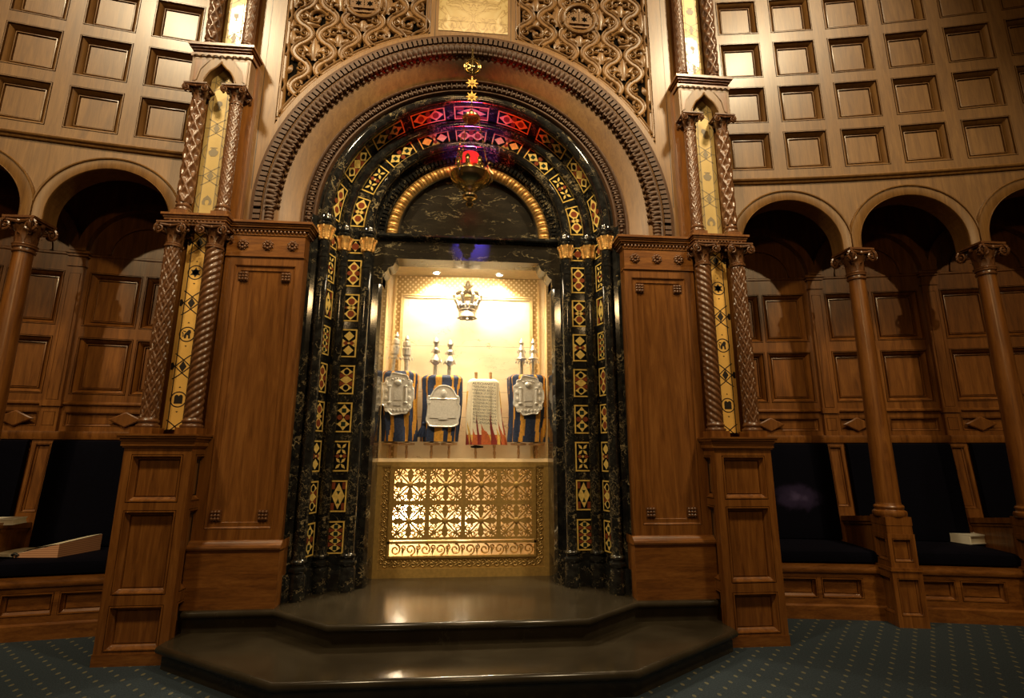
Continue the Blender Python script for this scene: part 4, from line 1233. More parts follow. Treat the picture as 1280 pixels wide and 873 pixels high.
mb = MB().mat('portoro'); ring(mb, [(1.0, 5.56), (.78, 5.61)]); mb.build('backing', root)
# lintel with shouldered opening
root = thing('marble_lintel', 'black marble lintel with moulded ledge under the lunette', 'lintel', (0, 5.6, 3.69))
mb = MB().mat('portoro_lunette')
half = [(1.03, 3.89), (1.03, 3.40), (.926, 3.40), (.926, 3.50)]
cr = [(.926-.045*sin(pi/2*k/6)-.0, 3.50+.045*(1-cos(pi/2*k/6))) for k in range(1, 7)]
notch = [(.900, 3.515), (.875, 3.545), (.868, 3.58), (.845, 3.585), (.815, 3.60), (.795, 3.635), (.785, 3.685)]
pl = [(-1.03, 3.89), (1.03, 3.89), (1.03, 3.40), (.926, 3.40), (.926, 3.50)]+notch
pl += [(-x, z) for x, z in reversed(notch)]+[(-.926, 3.50), (-.926, 3.40), (-1.03, 3.40)]
mb.prism(pl, lambda u, v, d: (u, d, v), 5.50, 5.75); mb.build('block', root, smooth=30)
mb = MB().mat('portoro')
prof = [(5.50, 3.885), (5.485, 3.89), (5.475, 3.905), (5.45, 3.91), (5.44, 3.925), (5.45, 3.945), (5.47, 3.955), (5.475, 3.97), (5.52, 3.975), (5.62, 3.978)]
mb.grid(lambda u, v: ((-1.05, 1.05)[v], *prof[u]), len(prof), 2); mb.build('ledge', root)
mb = MB().mat('onyxlight')
for sg in (-1, 1):
    for (cx, cz, r) in ((.882, 3.535, .030), (.812, 3.605, .034)):
        mb.tube([(sg*(cx+r*cos(a)), 5.512, cz+r*sin(a)) for a in [pi*.0+pi*.6*k/8 for k in range(9)]], .011, 6)
mb.build('corner_bracket', root)
# ------------------------------------------------------------------ ark interior
NY = 6.30
root = thing('ark_niche', 'lit cream stone niche with gilt diaper frame behind the scrolls', 'niche', (0, 6.1, 1.5))
mb = MB().mat('stone')
mb.poly([(-.97, NY, 1.3), (.97, NY, 1.3), (.97, NY, 3.77), (-.97, NY, 3.77)])
mb.build('back_wall', root, smooth=0)
mb = MB().mat('nichegold')
for sg in (-1, 1):
    mb.box(*sx(sg, .965, 1.0), 5.93, NY, .34, 3.80)
    mb.box(*sx(sg, .926, .98), 5.905, 5.935, 1.5, 3.7)
mb.build('side_wall', root, smooth=0)
mb = MB().mat('onyxlight'); mb.box(-1.0, 1.0, 5.76, NY+.02, 3.767, 3.80); mb.build('soffit', root, smooth=0)
mb = MB().mat('diaper')
def frame(x0, x1, z0, z1, y, a, b):   # U-shaped border open at the bottom
    mb.box(-x1, -x0, y-a, y+b, z0, z1); mb.box(x0, x1, y-a, y+b, z0, z1)
frame(.808, .872, 1.5, 3.765, NY, .006, .01); mb.box(-.808, .808, NY-.006, NY+.01, 3.52, 3.765)
mb.build('diaper_border', root, smooth=0)
mb = MB().mat('nichegold')
for (x0, x1, zt, e) in ((.795, .812, 3.525, .022), (.775, .797, 3.505, .014), (.872, .895, 3.765, .016)):
    mb.box(-x1, -x0, NY-e, NY, 1.5, zt); mb.box(x0, x1, NY-e, NY, 1.5, zt)
    if zt < 3.7: mb.box(-x1, x1, NY-e, NY, zt-(x1-x0), zt)
mb.build('gilt_moulding', root, smooth=0)
mb = MB().mat('inkline')   # joints of the stone slabs
for z in (2.02, 2.32, 2.88): mb.poly([(-.775, NY-.001, z), (.775, NY-.001, z+.004), (.775, NY-.001, z+.007), (-.775, NY-.001, z+.003)])
mb.build('slab_joint', root, smooth=0, recalc=False)
root = thing('ark_shelf', 'cream stone shelf with gold front edge carrying the four scrolls', 'shelf', (0, 6.1, 1.475))
mb = MB().mat('onyxlight'); mb.box(-.965, .965, 5.945, NY, 1.50, 1.55); mb.build('slab', root, smooth=0)
mb = MB().mat('brass'); mb.box(-.965, .965, 5.90, 5.95, 1.475, 1.515); mb.build('gold_edge', root, smooth=0)
for x, nm in ((-.386, 'left'), (.386, 'right')):
    root = thing('downlight', 'small bright downlight in the niche soffit, the %s one of two' % nm, 'ceiling light', (x, 6.15, 3.767), 'niche downlights')
    mb = MB().mat('silver'); mb.lathe([(.045, -.012), (.052, -.012), (.055, 0), (.036, .0), (.036, -.012)], x, 6.15, 24, 3.767, caps=False); mb.build('trim_ring', root)
    mb = MB().mat('bulb'); mb.lathe([(.001, -.006), (.034, -.006), (.034, .0)], x, 6.15, 20, 3.767); mb.build('lens', root)

# brass grille
GY = 5.905
root = thing('brass_grille', 'gilded openwork brass grille with eight square panels below the scrolls', 'grille', (0, GY, .34))
mb = MB().mat('brass')
PG = lambda u, v, d: (u, GY+d, v)
def fr(x0, x1, z0, z1, wx, wz, d0=0., d1=.03):
    mb.box(x0, x1, GY+d0, GY+d1, z0, z0+wz); mb.box(x0, x1, GY+d0, GY+d1, z1-wz, z1)
    mb.box(x0, x0+wx, GY+d0, GY+d1, z0+wz, z1-wz); mb.box(x1-wx, x1, GY+d0, GY+d1, z0+wz, z1-wz)
mb.box(-.965, .965, GY, GY+.03, .34, .43); mb.box(-.965, .965, GY, GY+.03, 1.460, 1.475)      # plain outer frame
for sg in (-1, 1): mb.box(*sx(sg, .875, .965), GY, GY+.03, .43, 1.46)
fr(-.785, .785, .535, 1.475, .022, .02, -.008)
mb.box(-.785, .785, GY-.008, GY+.03, .675, .70)
mb.build('frame', root, smooth=0)
# scroll-chased border band
mb = MB().mat('brass')
mb.box(-.875, -.785, GY+.012, GY+.03, .43, 1.475); mb.box(.785, .875, GY+.012, GY+.03, .43, 1.475); mb.box(-.785, .785, GY+.012, GY+.03, .43, .535)
def curl(x, z, r, a0, dr, t=.006, y=GY+.008, turns=1.25, n=18):
    pts = []
    for k in range(n):
        q = k/(n-1); a = a0+dr*2*pi*turns*q; rr = r*(1-.75*q); pts.append((x+rr*cos(a), y, z+rr*sin(a)))
    mb.tube(pts, t, 4)
for k in range(34):
    x = -.80+1.6*k/33; sg = 1 if k % 2 else -1; curl(x, .482+.012*sg, .032, -sg*pi/2, sg)
for sg in (-1, 1):
    for k in range(21): 
        z = .50+.94*k/20; q = 1 if k % 2 else -1; curl(sg*.83+.010*q, z, .030, q*pi, q)
mb.build('scroll_border', root, smooth=50)
CW, CH = (1.526)/4, .373
def grille_panel(cx, cz, hw, hh):
    global mb
    mb = MB().mat('brass')
    b = .024; ch = .030
    outer = [(-hw, -hh), (hw, -hh), (hw, hh), (-hw, hh)]
    # frame bars with cut corners
    for sg in (-1, 1):
        mb.box(cx-hw, cx+hw, GY-.004, GY+.022, cz+sg*(hh-b/2)-b/2, cz+sg*(hh-b/2)+b/2)
        mb.box(cx+sg*(hw-b/2)-b/2, cx+sg*(hw-b/2)+b/2, GY-.004, GY+.022, cz-hh+b, cz+hh-b)
        for s2 in (-1, 1):
            mb.prism([(cx+sg*hw, cz+s2*hh), (cx+sg*(hw-b-ch), cz+s2*hh), (cx+sg*(hw-b-ch), cz+s2*(hh-b)), (cx+sg*(hw-b), cz+s2*(hh-b-ch)), (cx+sg*hw, cz+s2*(hh-b-ch))], PG, -.003, .02)
    iw, ih = hw-b, hh-b
    # diagonal bars
    for sg in (-1, 1):
        dx, dz = iw*1.0, sg*ih*1.0; l = sqrt(dx*dx+dz*dz); nx, nz = -dz/l*.0085, dx/l*.0085
        mb.prism([(cx-dx+nx, cz-dz+nz), (cx+dx+nx, cz+dz+nz), (cx+dx-nx, cz+dz-nz), (cx-dx-nx, cz-dz-nz)], PG, .0, .018)
    # four lobed leaves and their flanking scrolls
    for k in range(4):
        a = k*pi/2; ca, sa = cos(a), sin(a); ll = iw if k % 2 == 0 else ih
        T = lambda u, v: (cx+u*ca-v*sa, cz+u*sa+v*ca)
        leaf = [(.01, .010), (.30*ll, .016), (.50*ll, .030), (.60*ll, .044), (.68*ll, .026), (.80*ll, .038), (.90*ll, .022), (1.0*ll, .008)]
        pl = [T(u, v) for u, v in leaf]+[T(u, -v) for u, v in reversed(leaf)]
        mb.prism(pl, PG, -.002, .016)
        for sg in (-1, 1):
            c = T(.80*ll, sg*.078); curl(c[0], c[1], .033, a+sg*pi*.5+pi, sg, .0085, GY+.008, 1.2, 20)
            c = T(.93*ll, sg*.128); curl(c[0], c[1], .024, a+sg*pi, -sg, .0075, GY+.008, 1.1, 16)
            c = T(.70*ll, sg*.118); curl(c[0], c[1], .018, a, sg, .006, GY+.008, 1.1, 14)
            c = T(.56*ll, sg*.050); curl(c[0], c[1], .017, a+sg*pi*.5, -sg, .006, GY+.008, 1.0, 14)
            c2 = T(.60*ll, sg*.060); mb.ball((c2[0], GY+.005, c2[1]), .011, .011, .011, 6, 4)
    mb.ball((cx, GY-.002, cz), .034, .012, .034, 10, 5)
    mb.build('lattice_panel', root, smooth=45)
for j in range(2):
    for i in range(4):
        grille_panel(-.763+CW*(i+.5), .70+.015+CH*(j+.5), CW/2+.0005, CH/2+.0005)
mb = MB().mat('brass')
for k in range(10):
    x = -.70+1.4*k/9.; sg = 1 if k % 2 else -1
    curl(x, .615, .055, -sg*pi/2, sg, .009, GY+.012, 1.3, 24); curl(x+.078, .635, .028, sg*pi/2, -sg, .007, GY+.012)
    mb.prism([(x+.075, .555), (x+.09, .60), (x+.078, .65), (x+.064, .60)], PG, 0, .016)
mb.build('foliate_strip', root, smooth=50)
# pale cloth-lined cupboard behind the grille, lit from inside
root = thing('grille_cupboard', 'pale lined compartment glowing behind the brass grille', 'cupboard', (0, 6.2, .34))
mb = MB().mat('onyxlight')
mb.poly([(-.96, 6.29, .34), (.96, 6.29, .34), (.96, 6.29, 1.47), (-.96, 6.29, 1.47)]); mb.poly([(-.96, 5.94, .342), (.96, 5.94, .342), (.96, 6.29, .342), (-.96, 6.29, .342)])
mb.build('lining', root, smooth=0)

# silver crown on the niche wall
root = thing('silver_crown', 'ornate silver crown hung high on the back wall of the niche', 'crown', (0, 6.2, 3.2))
mb = MB().mat('crownsilver'); Y0 = 6.17
mb.lathe([(.100, 3.20), (.112, 3.205), (.110, 3.225), (.100, 3.24), (.098, 3.28), (.106, 3.29), (.106, 3.305), (.096, 3.31)], 0, Y0, 28, caps=False); mb.build('band', root)
for k in range(8):
    mb = MB().mat('crownsilver'); a = 2*pi*k/8+pi/8
    pts = [(r*cos(a), Y0+r*.55*sin(a), z) for r, z in ((.100, 3.30), (.118, 3.36), (.155, 3.43), (.172, 3.48), (.150, 3.52), (.095, 3.535), (.03, 3.53))]
    mb.tube(pts, [.016, .018, .022, .024, .02, .016, .012], 6)
    for p in pts[1:5]: mb.ball(p, .022, nu=6, nv=4)
    mb.build('arch_rib', root)
for k in range(8):
    mb = MB().mat('crownsilver'); a = 2*pi*k/8
    mb.ball((.112*cos(a), Y0+.075*sin(a), 3.36), .026, .014, .045, 7, 5); mb.ball((.108*cos(a), Y0+.07*sin(a), 3.21), .018, nu=6, nv=4); mb.build('leaf_crest', root)
mb = MB().mat('crownsilver'); mb.lathe([(.02, 3.52), (.035, 3.54), (.02, 3.56), (.012, 3.575), (.05, 3.595), (.055, 3.605), (.02, 3.61), (.035, 3.64), (.02, 3.665), (.004, 3.68)], 0, Y0, 14)
for k in range(6): mb.ball((.05*cos(k*pi/3), Y0+.05*sin(k*pi/3), 3.62), .014, nu=6, nv=4)
mb.build('finial', root)

# ------------------------------------------------------------------ scrolls
def torah(label, x, y, rot, z0, ztop, wt, wb, stripes, shield, finials, belly=0., handles=True, disc=True, zfoot=1.55, lean=0.):
    """z0/ztop: hem and shoulder heights; wt/wb: half widths at the shoulder and hem"""
    root = thing('torah_scroll', label, 'Torah scroll', (x, y, zfoot), 'scrolls standing in the ark')
    ca, sa = cos(rot), sin(rot)
    def T(u, d, v):  # local: u across, d depth, v height above foot ; leaning about the foot
        uu = u+lean*(v-0)
        return (x+uu*ca-d*sa, y+uu*sa+d*ca, zfoot+v)
    hz, ht = z0-zfoot, ztop-zfoot
    nu, nv = (440, 130) if stripes == 'flames' else (132, 60)
    dep = .105; stripes = 11 if stripes == 6 else 12 if stripes == 7 else stripes
    def sect(u, v):
        t = v/(nv-1); h = hz+(ht-hz)*t; a = 2*pi*u/nu
        w = wb+(wt-wb)*t
        e = lambda c, p: math.copysign(abs(c)**p, c)
        # rounded shoulder
        k = 1-max(0, (t-.93)/.07)**2*.28
        bl = 1+belly*sin(pi*min(1, t*1.2))
        pl = 1+(.075*(1-t)+.02)*sin(a*11+1.5*sin(3*t+x*9))+.035*sin(a*5+4*t+x*3)
        uu = w*e(cos(a), .62)*k*pl; dd = dep*e(sin(a), .75)*k*pl*bl
        sway = .016*sin(5*t+x*7)*(1-t)
        return T(uu+sway, dd, h-.02*max(0, 1-abs(cos(a)))*(1 if t > .99 else 0))
    mb = MB()
    def mf(u, v):
        t = v/(nv-1)
        a = (u+.5)/nu
        if stripes == 'flames':
            x_ = a*26+.9*sin(6*t)*t; hgt = [.40, .24, .48, .30, .54, .26, .44, .36][int(x_) % 8]; q = abs((x_ % 1)-.5)*2
            tip = hgt*(1-q**.9*.92)
            edge = 1 if u > nu*.93 or u < nu*.06 or (.44*nu < u < .56*nu) else 0
            if t < tip*(1.5 if edge else 1): return ['crimson', 'orange', 'crimson', 'flameyellow', 'crimson', 'orange'][int(x_) % 6]
            if t < .14: return ['orange', 'crimson', 'flameyellow'][int(x_+.5) % 3]
            if edge and t < .8: return 'orange' if t < .55 else 'flameyellow'
            return 'ivory'
        k = (a*stripes*2+.22*sin(4*t+x*5)+.15*sin(9*t+a*30)) % 2
        return 'ochre' if k > (1.22 if t < .8 else 1.45) else 'navy'
    ii = mb.grid(sect, nu, nv, True, mf)
    mb.mat('ivory' if stripes == 'flames' else 'navy'); mb.face(ii[-1]); mb.face(ii[0][::-1])
    mantle = mb.build('mantle', root, smooth=60)
    # rollers
    off = wb*.50
    for sg in (-1, 1):
        mb = MB().mat('roller')
        def loc(prof, u0, n=14):
            mb.grid(lambda u, v: T(u0+prof[v][0]*cos(2*pi*u/n), prof[v][0]*sin(2*pi*u/n), prof[v][1]), n, len(prof), True)
        hh = hz+.02
        loc([(.004, 0), (.014, .004), (.012, .03), (.018, .06), (.012, hh*.55), (.016, hh*.64), (.011, hh*.68), (.02, hh*.72), (.018, hh*1.2)], sg*off)
        if disc: loc([(.02, hh*.70), (.086, hh*.72), (.092, hh*.77), (.088, hh*.82), (.02, hh*.86)], sg*off, 22)
        if not finials: loc([(.016, ht-.03), (.017, ht+.05), (.020, ht+.075), (.010, ht+.085)], sg*off*.78)
        mb.build('roller', root)
    for f in finials or ():
        u0, l, tilt, st = f
        mb = MB().mat('oldsilver')
        def fl(prof, n=14):
            mb.grid(lambda u, v: T(u0+tilt*prof[v][1]+prof[v][0]*cos(2*pi*u/n), prof[v][0]*sin(2*pi*u/n), ht+prof[v][1]), n, len(prof), True)
        q = l
        if st == 'ball': pr = [(.022, -.03), (.020, .25*q), (.030, .28*q), (.060, .34*q), (.064, .38*q), (.05, .44*q), (.022, .52*q), (.020, .56*q), (.036, .62*q), (.038, .66*q), (.018, .72*q), (.022, .80*q), (.036, .86*q), (.030, .92*q), (.012, .97*q), (.003, q)]
        elif st == 'tower': pr = [(.024, -.03), (.022, .30*q), (.034, .33*q), (.030, .40*q), (.050, .44*q), (.048, .62*q), (.034, .66*q), (.048, .70*q), (.044, .80*q), (.022, .84*q), (.028, .90*q), (.006, q)]
        else: pr = [(.022, -.03), (.019, .33*q), (.028, .36*q), (.066, .42*q), (.040, .48*q), (.036, .54*q), (.018, .60*q), (.042, .66*q), (.026, .72*q), (.016, .80*q), (.030, .86*q), (.014, .92*q), (.003, q)]
        fl(pr)
        for k in range(6):
            for hgt, rr in ((.36, .066), (.64, .046)):
                a = 2*pi*k/6; p = T(u0+tilt*hgt*q+rr*cos(a), rr*sin(a), ht+hgt*q-.012); mb.ball(p, .010, .010, .018, 6, 4)
        mb.build('silver_finial', root)
    if shield:
        kind, cu, cv, hw, hh_ = shield
        mb = MB().mat('silver')
        outl = []
        n = 72
        for k in range(n):
            a = 2*pi*k/n; c, s_ = cos(a), sin(a)
            e = lambda q, p: math.copysign(abs(q)**p, q)
            if kind == 'tablet':
                if s_ > 0:
                    r_ = (c*.74, .42+.58*s_) if s_ > .34 else (math.copysign(.98-.10*abs(s_/.34-.5), c), .42*s_/.34)
                else: r_ = (e(c, .35)*(1+.04*cos(9*a)), -abs(s_)**.35*.95)
                outl.append((cu+hw*r_[0], cv+hh_*r_[1]))
            else:
                sc = 1+.045*cos(11*a)+.03*cos(4*a)
                outl.append((cu+hw*e(c, .62)*sc, cv+hh_*e(s_, .62)*sc*(1.06 if kind == 'crest' and abs(c) < .3 and s_ > 0 else 1)))
        fd = -.125
        Pt = lambda u, v, d: T(u, fd+d, v)
        mb.prism(outl, Pt, -.004, .008)
        mb.tube([Pt(u, v, -.006) for u, v in outl], .009, 5, True)
        m = .80
        bp = mb.build('breastplate', root, smooth=40)
        mb = MB().mat('silver')
        if kind == 'tablet':
            for sg in (-1, 1):
                w = hw*.40; c0 = cu+sg*hw*.40
                tb = [(c0-w, cv-hh_*.55), (c0+w, cv-hh_*.55), (c0+w, cv+hh_*.05)]+[(c0+w*cos(pi*k/8), cv+hh_*.05+w*.9*sin(pi*k/8)) for k in range(1, 8)]+[(c0-w, cv+hh_*.05)]
                mb.prism(tb, Pt, -.012, 0)
                curl_pts = [Pt(cu+sg*hw*(.90+.08*cos(a)), cv+hh_*.30+.05*sin(a), -.008) for a in [2*pi*k/8 for k in range(9)]]; mb.tube(curl_pts, .009, 5)
            mb.box(*[0]*0) if False else None
            mb.prism([(cu-hw*.28, cv-hh_*.62), (cu+hw*.28, cv-hh_*.62), (cu+hw*.28, cv-hh_*.48), (cu-hw*.28, cv-hh_*.48)], Pt, -.016, 0)
            mb.ball(Pt(cu, cv+hh_*.62, -.008), .035, .02, .045, 8, 5); mb.tube([Pt(cu-hw*.85, cv+hh_*.36, -.008), Pt(cu+hw*.85, cv+hh_*.36, -.008)], .008, 5)
        else:
            for sg in (-1, 1):
                mb.tube([Pt(cu+sg*hw*.55, cv-hh_*.35, -.010), Pt(cu+sg*hw*.55, cv+hh_*.35, -.010)], .014, 6)
                for q in (-.42, .42): mb.ball(Pt(cu+sg*hw*.55, cv+hh_*q, -.010), .024, .016, .016, 8, 5)
                for k in range(4): curl_c = Pt(cu+sg*hw*.78, cv+hh_*(-.6+.4*k), -.008); mb.ball(curl_c, .022, .012, .026, 7, 4)
            mb.prism([(cu-hw*.26, cv-hh_*.30), (cu+hw*.26, cv-hh_*.30), (cu+hw*.26, cv+hh_*.12), (cu, cv+hh_*.28), (cu-hw*.26, cv+hh_*.12)], Pt, -.012, 0)
            mb.ball(Pt(cu, cv+hh_*.62, -.010), .045, .02, .035, 10, 5)
            for k in range(5): mb.ball(Pt(cu+(-.06+.03*k), cv+hh_*.78+.012*sin(pi*k/4), -.010), .011, nu=6, nv=4)
            mb.prism([(cu-hw*.24, cv-hh_*.58), (cu+hw*.24, cv-hh_*.58), (cu+hw*.24, cv-hh_*.44), (cu-hw*.24, cv-hh_*.44)], Pt, -.014, 0)
            for k in range(7): mb.ball(Pt(cu-hw*.7+hw*1.4*k/6, cv-hh_*.82, -.006), .018, .012, .018, 6, 4)
        mb.build('chased_relief', bp)
    return mantle, T
YT = 6.08
torah('silver-shielded blue and gold striped scroll standing at the left end of the shelf', -.737, YT, 0, 1.735, 2.535, .205, .185, 6, ('crest', -.005, .70, .165, .215), [(-.09, .455, .10, 'tower'), (.07, .42, 0, 'tower')], lean=-.02)
r_, T2 = torah('blue and gold scroll with a round-topped tablet breastplate, second from left', -.272, YT, 0, 1.735, 2.495, .235, .195, 7, ('tablet', .025, .57, .18, .235), [(-.085, .45, 0, 'ball'), (.075, .42, .02, 'ball')], belly=.12, lean=.0)
mb = MB().mat('navy')
for k in range(10): mb.tube([(-.46, YT-.10, 1.93), (-.50+.007*k, YT-.115+.004*(k % 3), 1.86), (-.55+.013*k, YT-.11+.006*(k % 3), 1.78)], .006, 5)
mb.ball((-.46, YT-.10, 1.93), .022)
mb.build('tassel', r_)
r3, T3 = torah('ivory scroll with lettering and red flames along its hem', .235, YT, 0, 1.70, 2.455, .175, .215, 'flames', None, None, lean=-.035, disc=False)
mb = MB().mat('void'); mb.lathe([(.02, 0), (.07, .005), (.072, .02), (.02, .028)], .14, YT-.02, 18, 1.665); mb.build('roller_disc', r3)
torah('blue and gold scroll with a white-silver square breastplate, at the right end', .715, YT, 0, 1.735, 2.515, .225, .205, 6, ('crest', .0, .70, .165, .205), [(-.065, .44, 0, 'spire'), (.075, .44, 0, 'spire')])
LINES = ['AUSCHWITZ', 'TREBLINKA DORA', 'MAJDANEK BELZEC', 'SOBIBOR STUTTHOF', 'DACHAU RAVENSBRUCK', 'MAUTHAUSEN PLASZOW', 'FLOSSENBURG LVOV', 'GROSS-ROSEN VILNA', 'BERGEN NATZWEILER', 'JASENOVAC CHELMNO', 'THERESIENSTADT', 'BUCHENWALD', 'NEUENGAMME']
txt = MB().mat('letter')
for i, ln in enumerate(LINES):
    cu = bpy.data.curves.new('line', 'FONT'); cu.body = ln; cu.size = .043; cu.align_x = 'CENTER'; cu.resolution_u = 2
    to = bpy.data.objects.new('line', cu); C.objects.link(to)
    bpy.context.view_layer.update()
    me = bpy.data.meshes.new_from_object(to.evaluated_get(bpy.context.evaluated_depsgraph_get()))
    w = max(v.co.x for v in me.vertices)-min(v.co.x for v in me.vertices)
    k = min(1.15, .265/max(w, .01)); h = .815-.0365*i
    base = len(txt.v)
    for v in me.vertices:
        u = v.co.x*k; z = h+v.co.y*.86-.06*u
        p = T3(u, 0, z); txt.v.append((p[0], YT-.150+.30*abs(u)**2, p[2]))
    for p in me.polygons: txt.face([base+q for q in p.vertices])
    bpy.data.objects.remove(to); bpy.data.curves.remove(cu); bpy.data.meshes.remove(me)
txt.build('embroidered_lettering', r3, smooth=0, recalc=False)

# ------------------------------------------------------------------ hanging eternal lamp
LY = 4.90
root = thing('hanging_lamp', 'brass eternal lamp with red glass hung on star-linked chain before the arch', 'lamp', (0, LY, 4.05))
mb = MB().mat('lampbrass')
mb.lathe([(.004, 5.62), (.010, 5.64), (.010, 5.74), (.020, 5.76), (.014, 5.79), (.010, 5.80), (.010, 5.88), (.002, 5.90)], 0, LY, 12)
mb.tube([(0, LY, 5.87), (0, LY+.08, 5.90)], .008, 6); mb.build('hook_rod', root)
mb = MB().mat('lampbrass')
mb.tube([(.085*cos(2*pi*k/32), LY, 5.66+.085*sin(2*pi*k/32)) for k in range(32)], .012, 6, True)
mb.tube([(.062*cos(2*pi*k/32), LY-.004, 5.66+.062*sin(2*pi*k/32)) for k in range(32)], .007, 6, True)
for k in range(6):
    a = pi/6+k*pi/3; mb.tube([(.02*cos(a), LY, 5.66+.02*sin(a)), (.08*cos(a), LY, 5.66+.08*sin(a))], .007, 5)
mb.ball((0, LY, 5.66), .026, .018, .026, 10, 6); mb.build('pierced_medallion', root)
for z in (5.455, 5.29):
    mb = MB().mat('gold')
    for (y0, y1, r) in ((LY-.008, LY+.008, .068),):
        star = []
        for k in range(16):
            a = 2*pi*k/16; rr = r if k % 2 == 0 else r*.48
            star.append((rr*cos(a), z+rr*sin(a)))
        mb.prism(star, lambda u, v, d: (u, d, v), y0, y1)
    mb.ball((0, LY, z), .030, .022, .030, 8, 5); mb.build('star_link', root)
def chain(p, q, r=.010, step_=.026, thick=.0028):
    P, Q = Vector(p), Vector(q); d = Q-P; l = d.length; t = d/l; n = max(2, int(l/step_))
    a = t.cross(Vector((0, 1, 0))); a = a.normalized() if a.length > .01 else Vector((1, 0, 0)); b = a.cross(t)
    for k in range(n):
        c = P+d*((k+.5)/n); w = a if k % 2 else b
        mb.tube([c+t*(step_*.62*cos(2*pi*j/10))+w*(r*.62*sin(2*pi*j/10)) for j in range(10)], thick, 4, True)
mb = MB().mat('lampbrass')
chain((0, LY, 5.58), (0, LY, 5.51)); mb.build('chain', root); mb = MB().mat('lampbrass'); chain((0, LY, 5.39), (0, LY, 5.35)); mb.build('chain', root); mb = MB().mat('lampbrass'); chain((0, LY, 5.23), (0, LY, 5.12)); mb.build('chain', root)
mb = MB().mat('lampbrass'); mb.lathe([(.006, 5.13), (.02, 5.12), (.03, 5.09), (.07, 5.065), (.092, 5.05), (.094, 5.03), (.08, 5.022), (.03, 5.03)], 0, LY, 24); mb.build('chain_canopy', root)
for k in range(4):
    a = pi/4+k*pi/2+.3
    mb = MB().mat('lampbrass'); chain((.08*cos(a), LY+.08*sin(a), 5.03), (.185*cos(a), LY+.185*sin(a), 4.49)); mb.build('chain', root)
mb = MB().mat('lampbrass')
mb.lathe([(.020, 4.03), (.034, 4.045), (.040, 4.062), (.030, 4.08), (.018, 4.09), (.030, 4.10), (.066, 4.115), (.078, 4.135), (.070, 4.16), (.045, 4.175), (.034, 4.19), (.052, 4.20), (.075, 4.215), (.070, 4.225), (.11, 4.245), (.165, 4.285), (.192, 4.33), (.196, 4.36), (.202, 4.37), (.198, 4.385), (.180, 4.395), (.165, 4.42), (.140, 4.445), (.128, 4.46), (.120, 4.462), (.118, 4.44), (.15, 4.41)], 0, LY, 40)
for k in range(24): mb.ball((.187*cos(2*pi*k/24), LY+.187*sin(2*pi*k/24), 4.392), .011, nu=6, nv=4)
mb.build('bowl', root)
for k in range(3):
    a = pi/4+k*2*pi/3+pi*.42
    mb = MB().mat('lampbrass')
    pts = [(r*cos(a), LY+r*sin(a), z) for r, z in ((.185, 4.28), (.222, 4.33), (.222, 4.41), (.20, 4.46), (.175, 4.50), (.195, 4.54), (.225, 4.525), (.228, 4.49), (.207, 4.485))]
    mb.tube(pts, [.008, .011, .012, .011, .010, .011, .011, .010, .008], 6); mb.build('scroll_handle', root)
for k in range(6):
    a = 2*pi*k/6+.3
    mb = MB().mat('lampbrass'); mb.lathe([(.004, 4.42), (.020, 4.44), (.026, 4.47), (.020, 4.505), (.030, 4.515), (.022, 4.54), (.004, 4.56)], .125*cos(a), LY+.125*sin(a), 10); mb.build('crest', root)
mb = MB().mat('redglass'); mb.lathe([(.055, 4.44), (.075, 4.48), (.082, 4.56), (.085, 4.61), (.080, 4.61), (.074, 4.55), (.05, 4.46)], 0, LY, 28); mb.build('red_glass', root)

# ------------------------------------------------------------------ books
root = thing('white_book', 'white closed book lying on the right navy seat cushion', 'book', (5.62, 5.75, .652))
def book(loc, rot, w, d, h, cover, pagesm, tilt=0.):
    def T(u, v, z): return (loc[0]+u*cos(rot)-v*sin(rot), loc[1]+u*sin(rot)+v*cos(rot), loc[2]+z)
    return T
T0 = book((5.69, 5.80, .652), radians(10), .36, .34, .075, None, None)
T = lambda u, v, z: T0(u*1.42, v*1.25, z*1.2)
mb = MB().mat('paper'); mb.xf = T; mb.box(-.165, .165, -.155, .16, .008, .068); mb.build('page_block', root, smooth=0)
mb = MB().mat('whitebook'); mb.xf = T
mb.box(-.175, .175, -.165, .17, 0, .009); mb.box(-.175, .175, -.165, .17, .067, .077); mb.box(-.178, -.164, -.165, .17, 0, .077); mb.build('cover', root, smooth=0)
mb = MB().mat('whitebook'); mb.tube([T(.02, -.05, .078), T(.16, .08, .080), T(.23, .10, .05), T(.30, .07, .004)], .006, 5); mb.build('ribbon', root)
root = thing('thick_open_book', 'thick worn book with brown page edges on the left navy seat cushion', 'book', (-3.85, 5.7, .652))
mb = MB().mat('pages')
pf = [(-4.13, .004, .03), (-3.735, .004, .118)]
A = [(-4.13, 5.55), (-3.735, 5.525), (-3.62, 5.93), (-4.02, 5.96)]; hts = [.03, .118, .150, .055]
bt = [mb.vert((x, y, .652)) for x, y in A]; tp = [mb.vert((x, y, .652+h)) for (x, y), h in zip(A, hts)]
for k in range(4): mb.face((bt[k], bt[(k+1) % 4], tp[(k+1) % 4], tp[k]))
mb.face(bt[::-1]); mb.build('page_block', root, smooth=0)
mb = MB().mat('paper')
mb.grid(lambda u, v: (A[0][0]+(A[1][0]-A[0][0])*u/8+(A[3][0]-A[0][0])*v/4, A[0][1]+(A[1][1]-A[0][1])*u/8+(A[3][1]-A[0][1])*v/4, .655+(hts[0]+(hts[1]-hts[0])*u/8)*(1-v/4)+(hts[3]+(hts[2]-hts[3])*u/8)*v/4+.012*sin(pi*u/8)), 9, 5)
mb.build('top_leaf', root)
mb = MB().mat('paper'); mb.prism([(-4.14, 5.56), (-4.03, 5.95), (-4.34, 5.95), (-4.40, 5.62)], lambda u, v, d: (u, v, .652+d), .004, .026); mb.build('left_leaves', root, smooth=0)
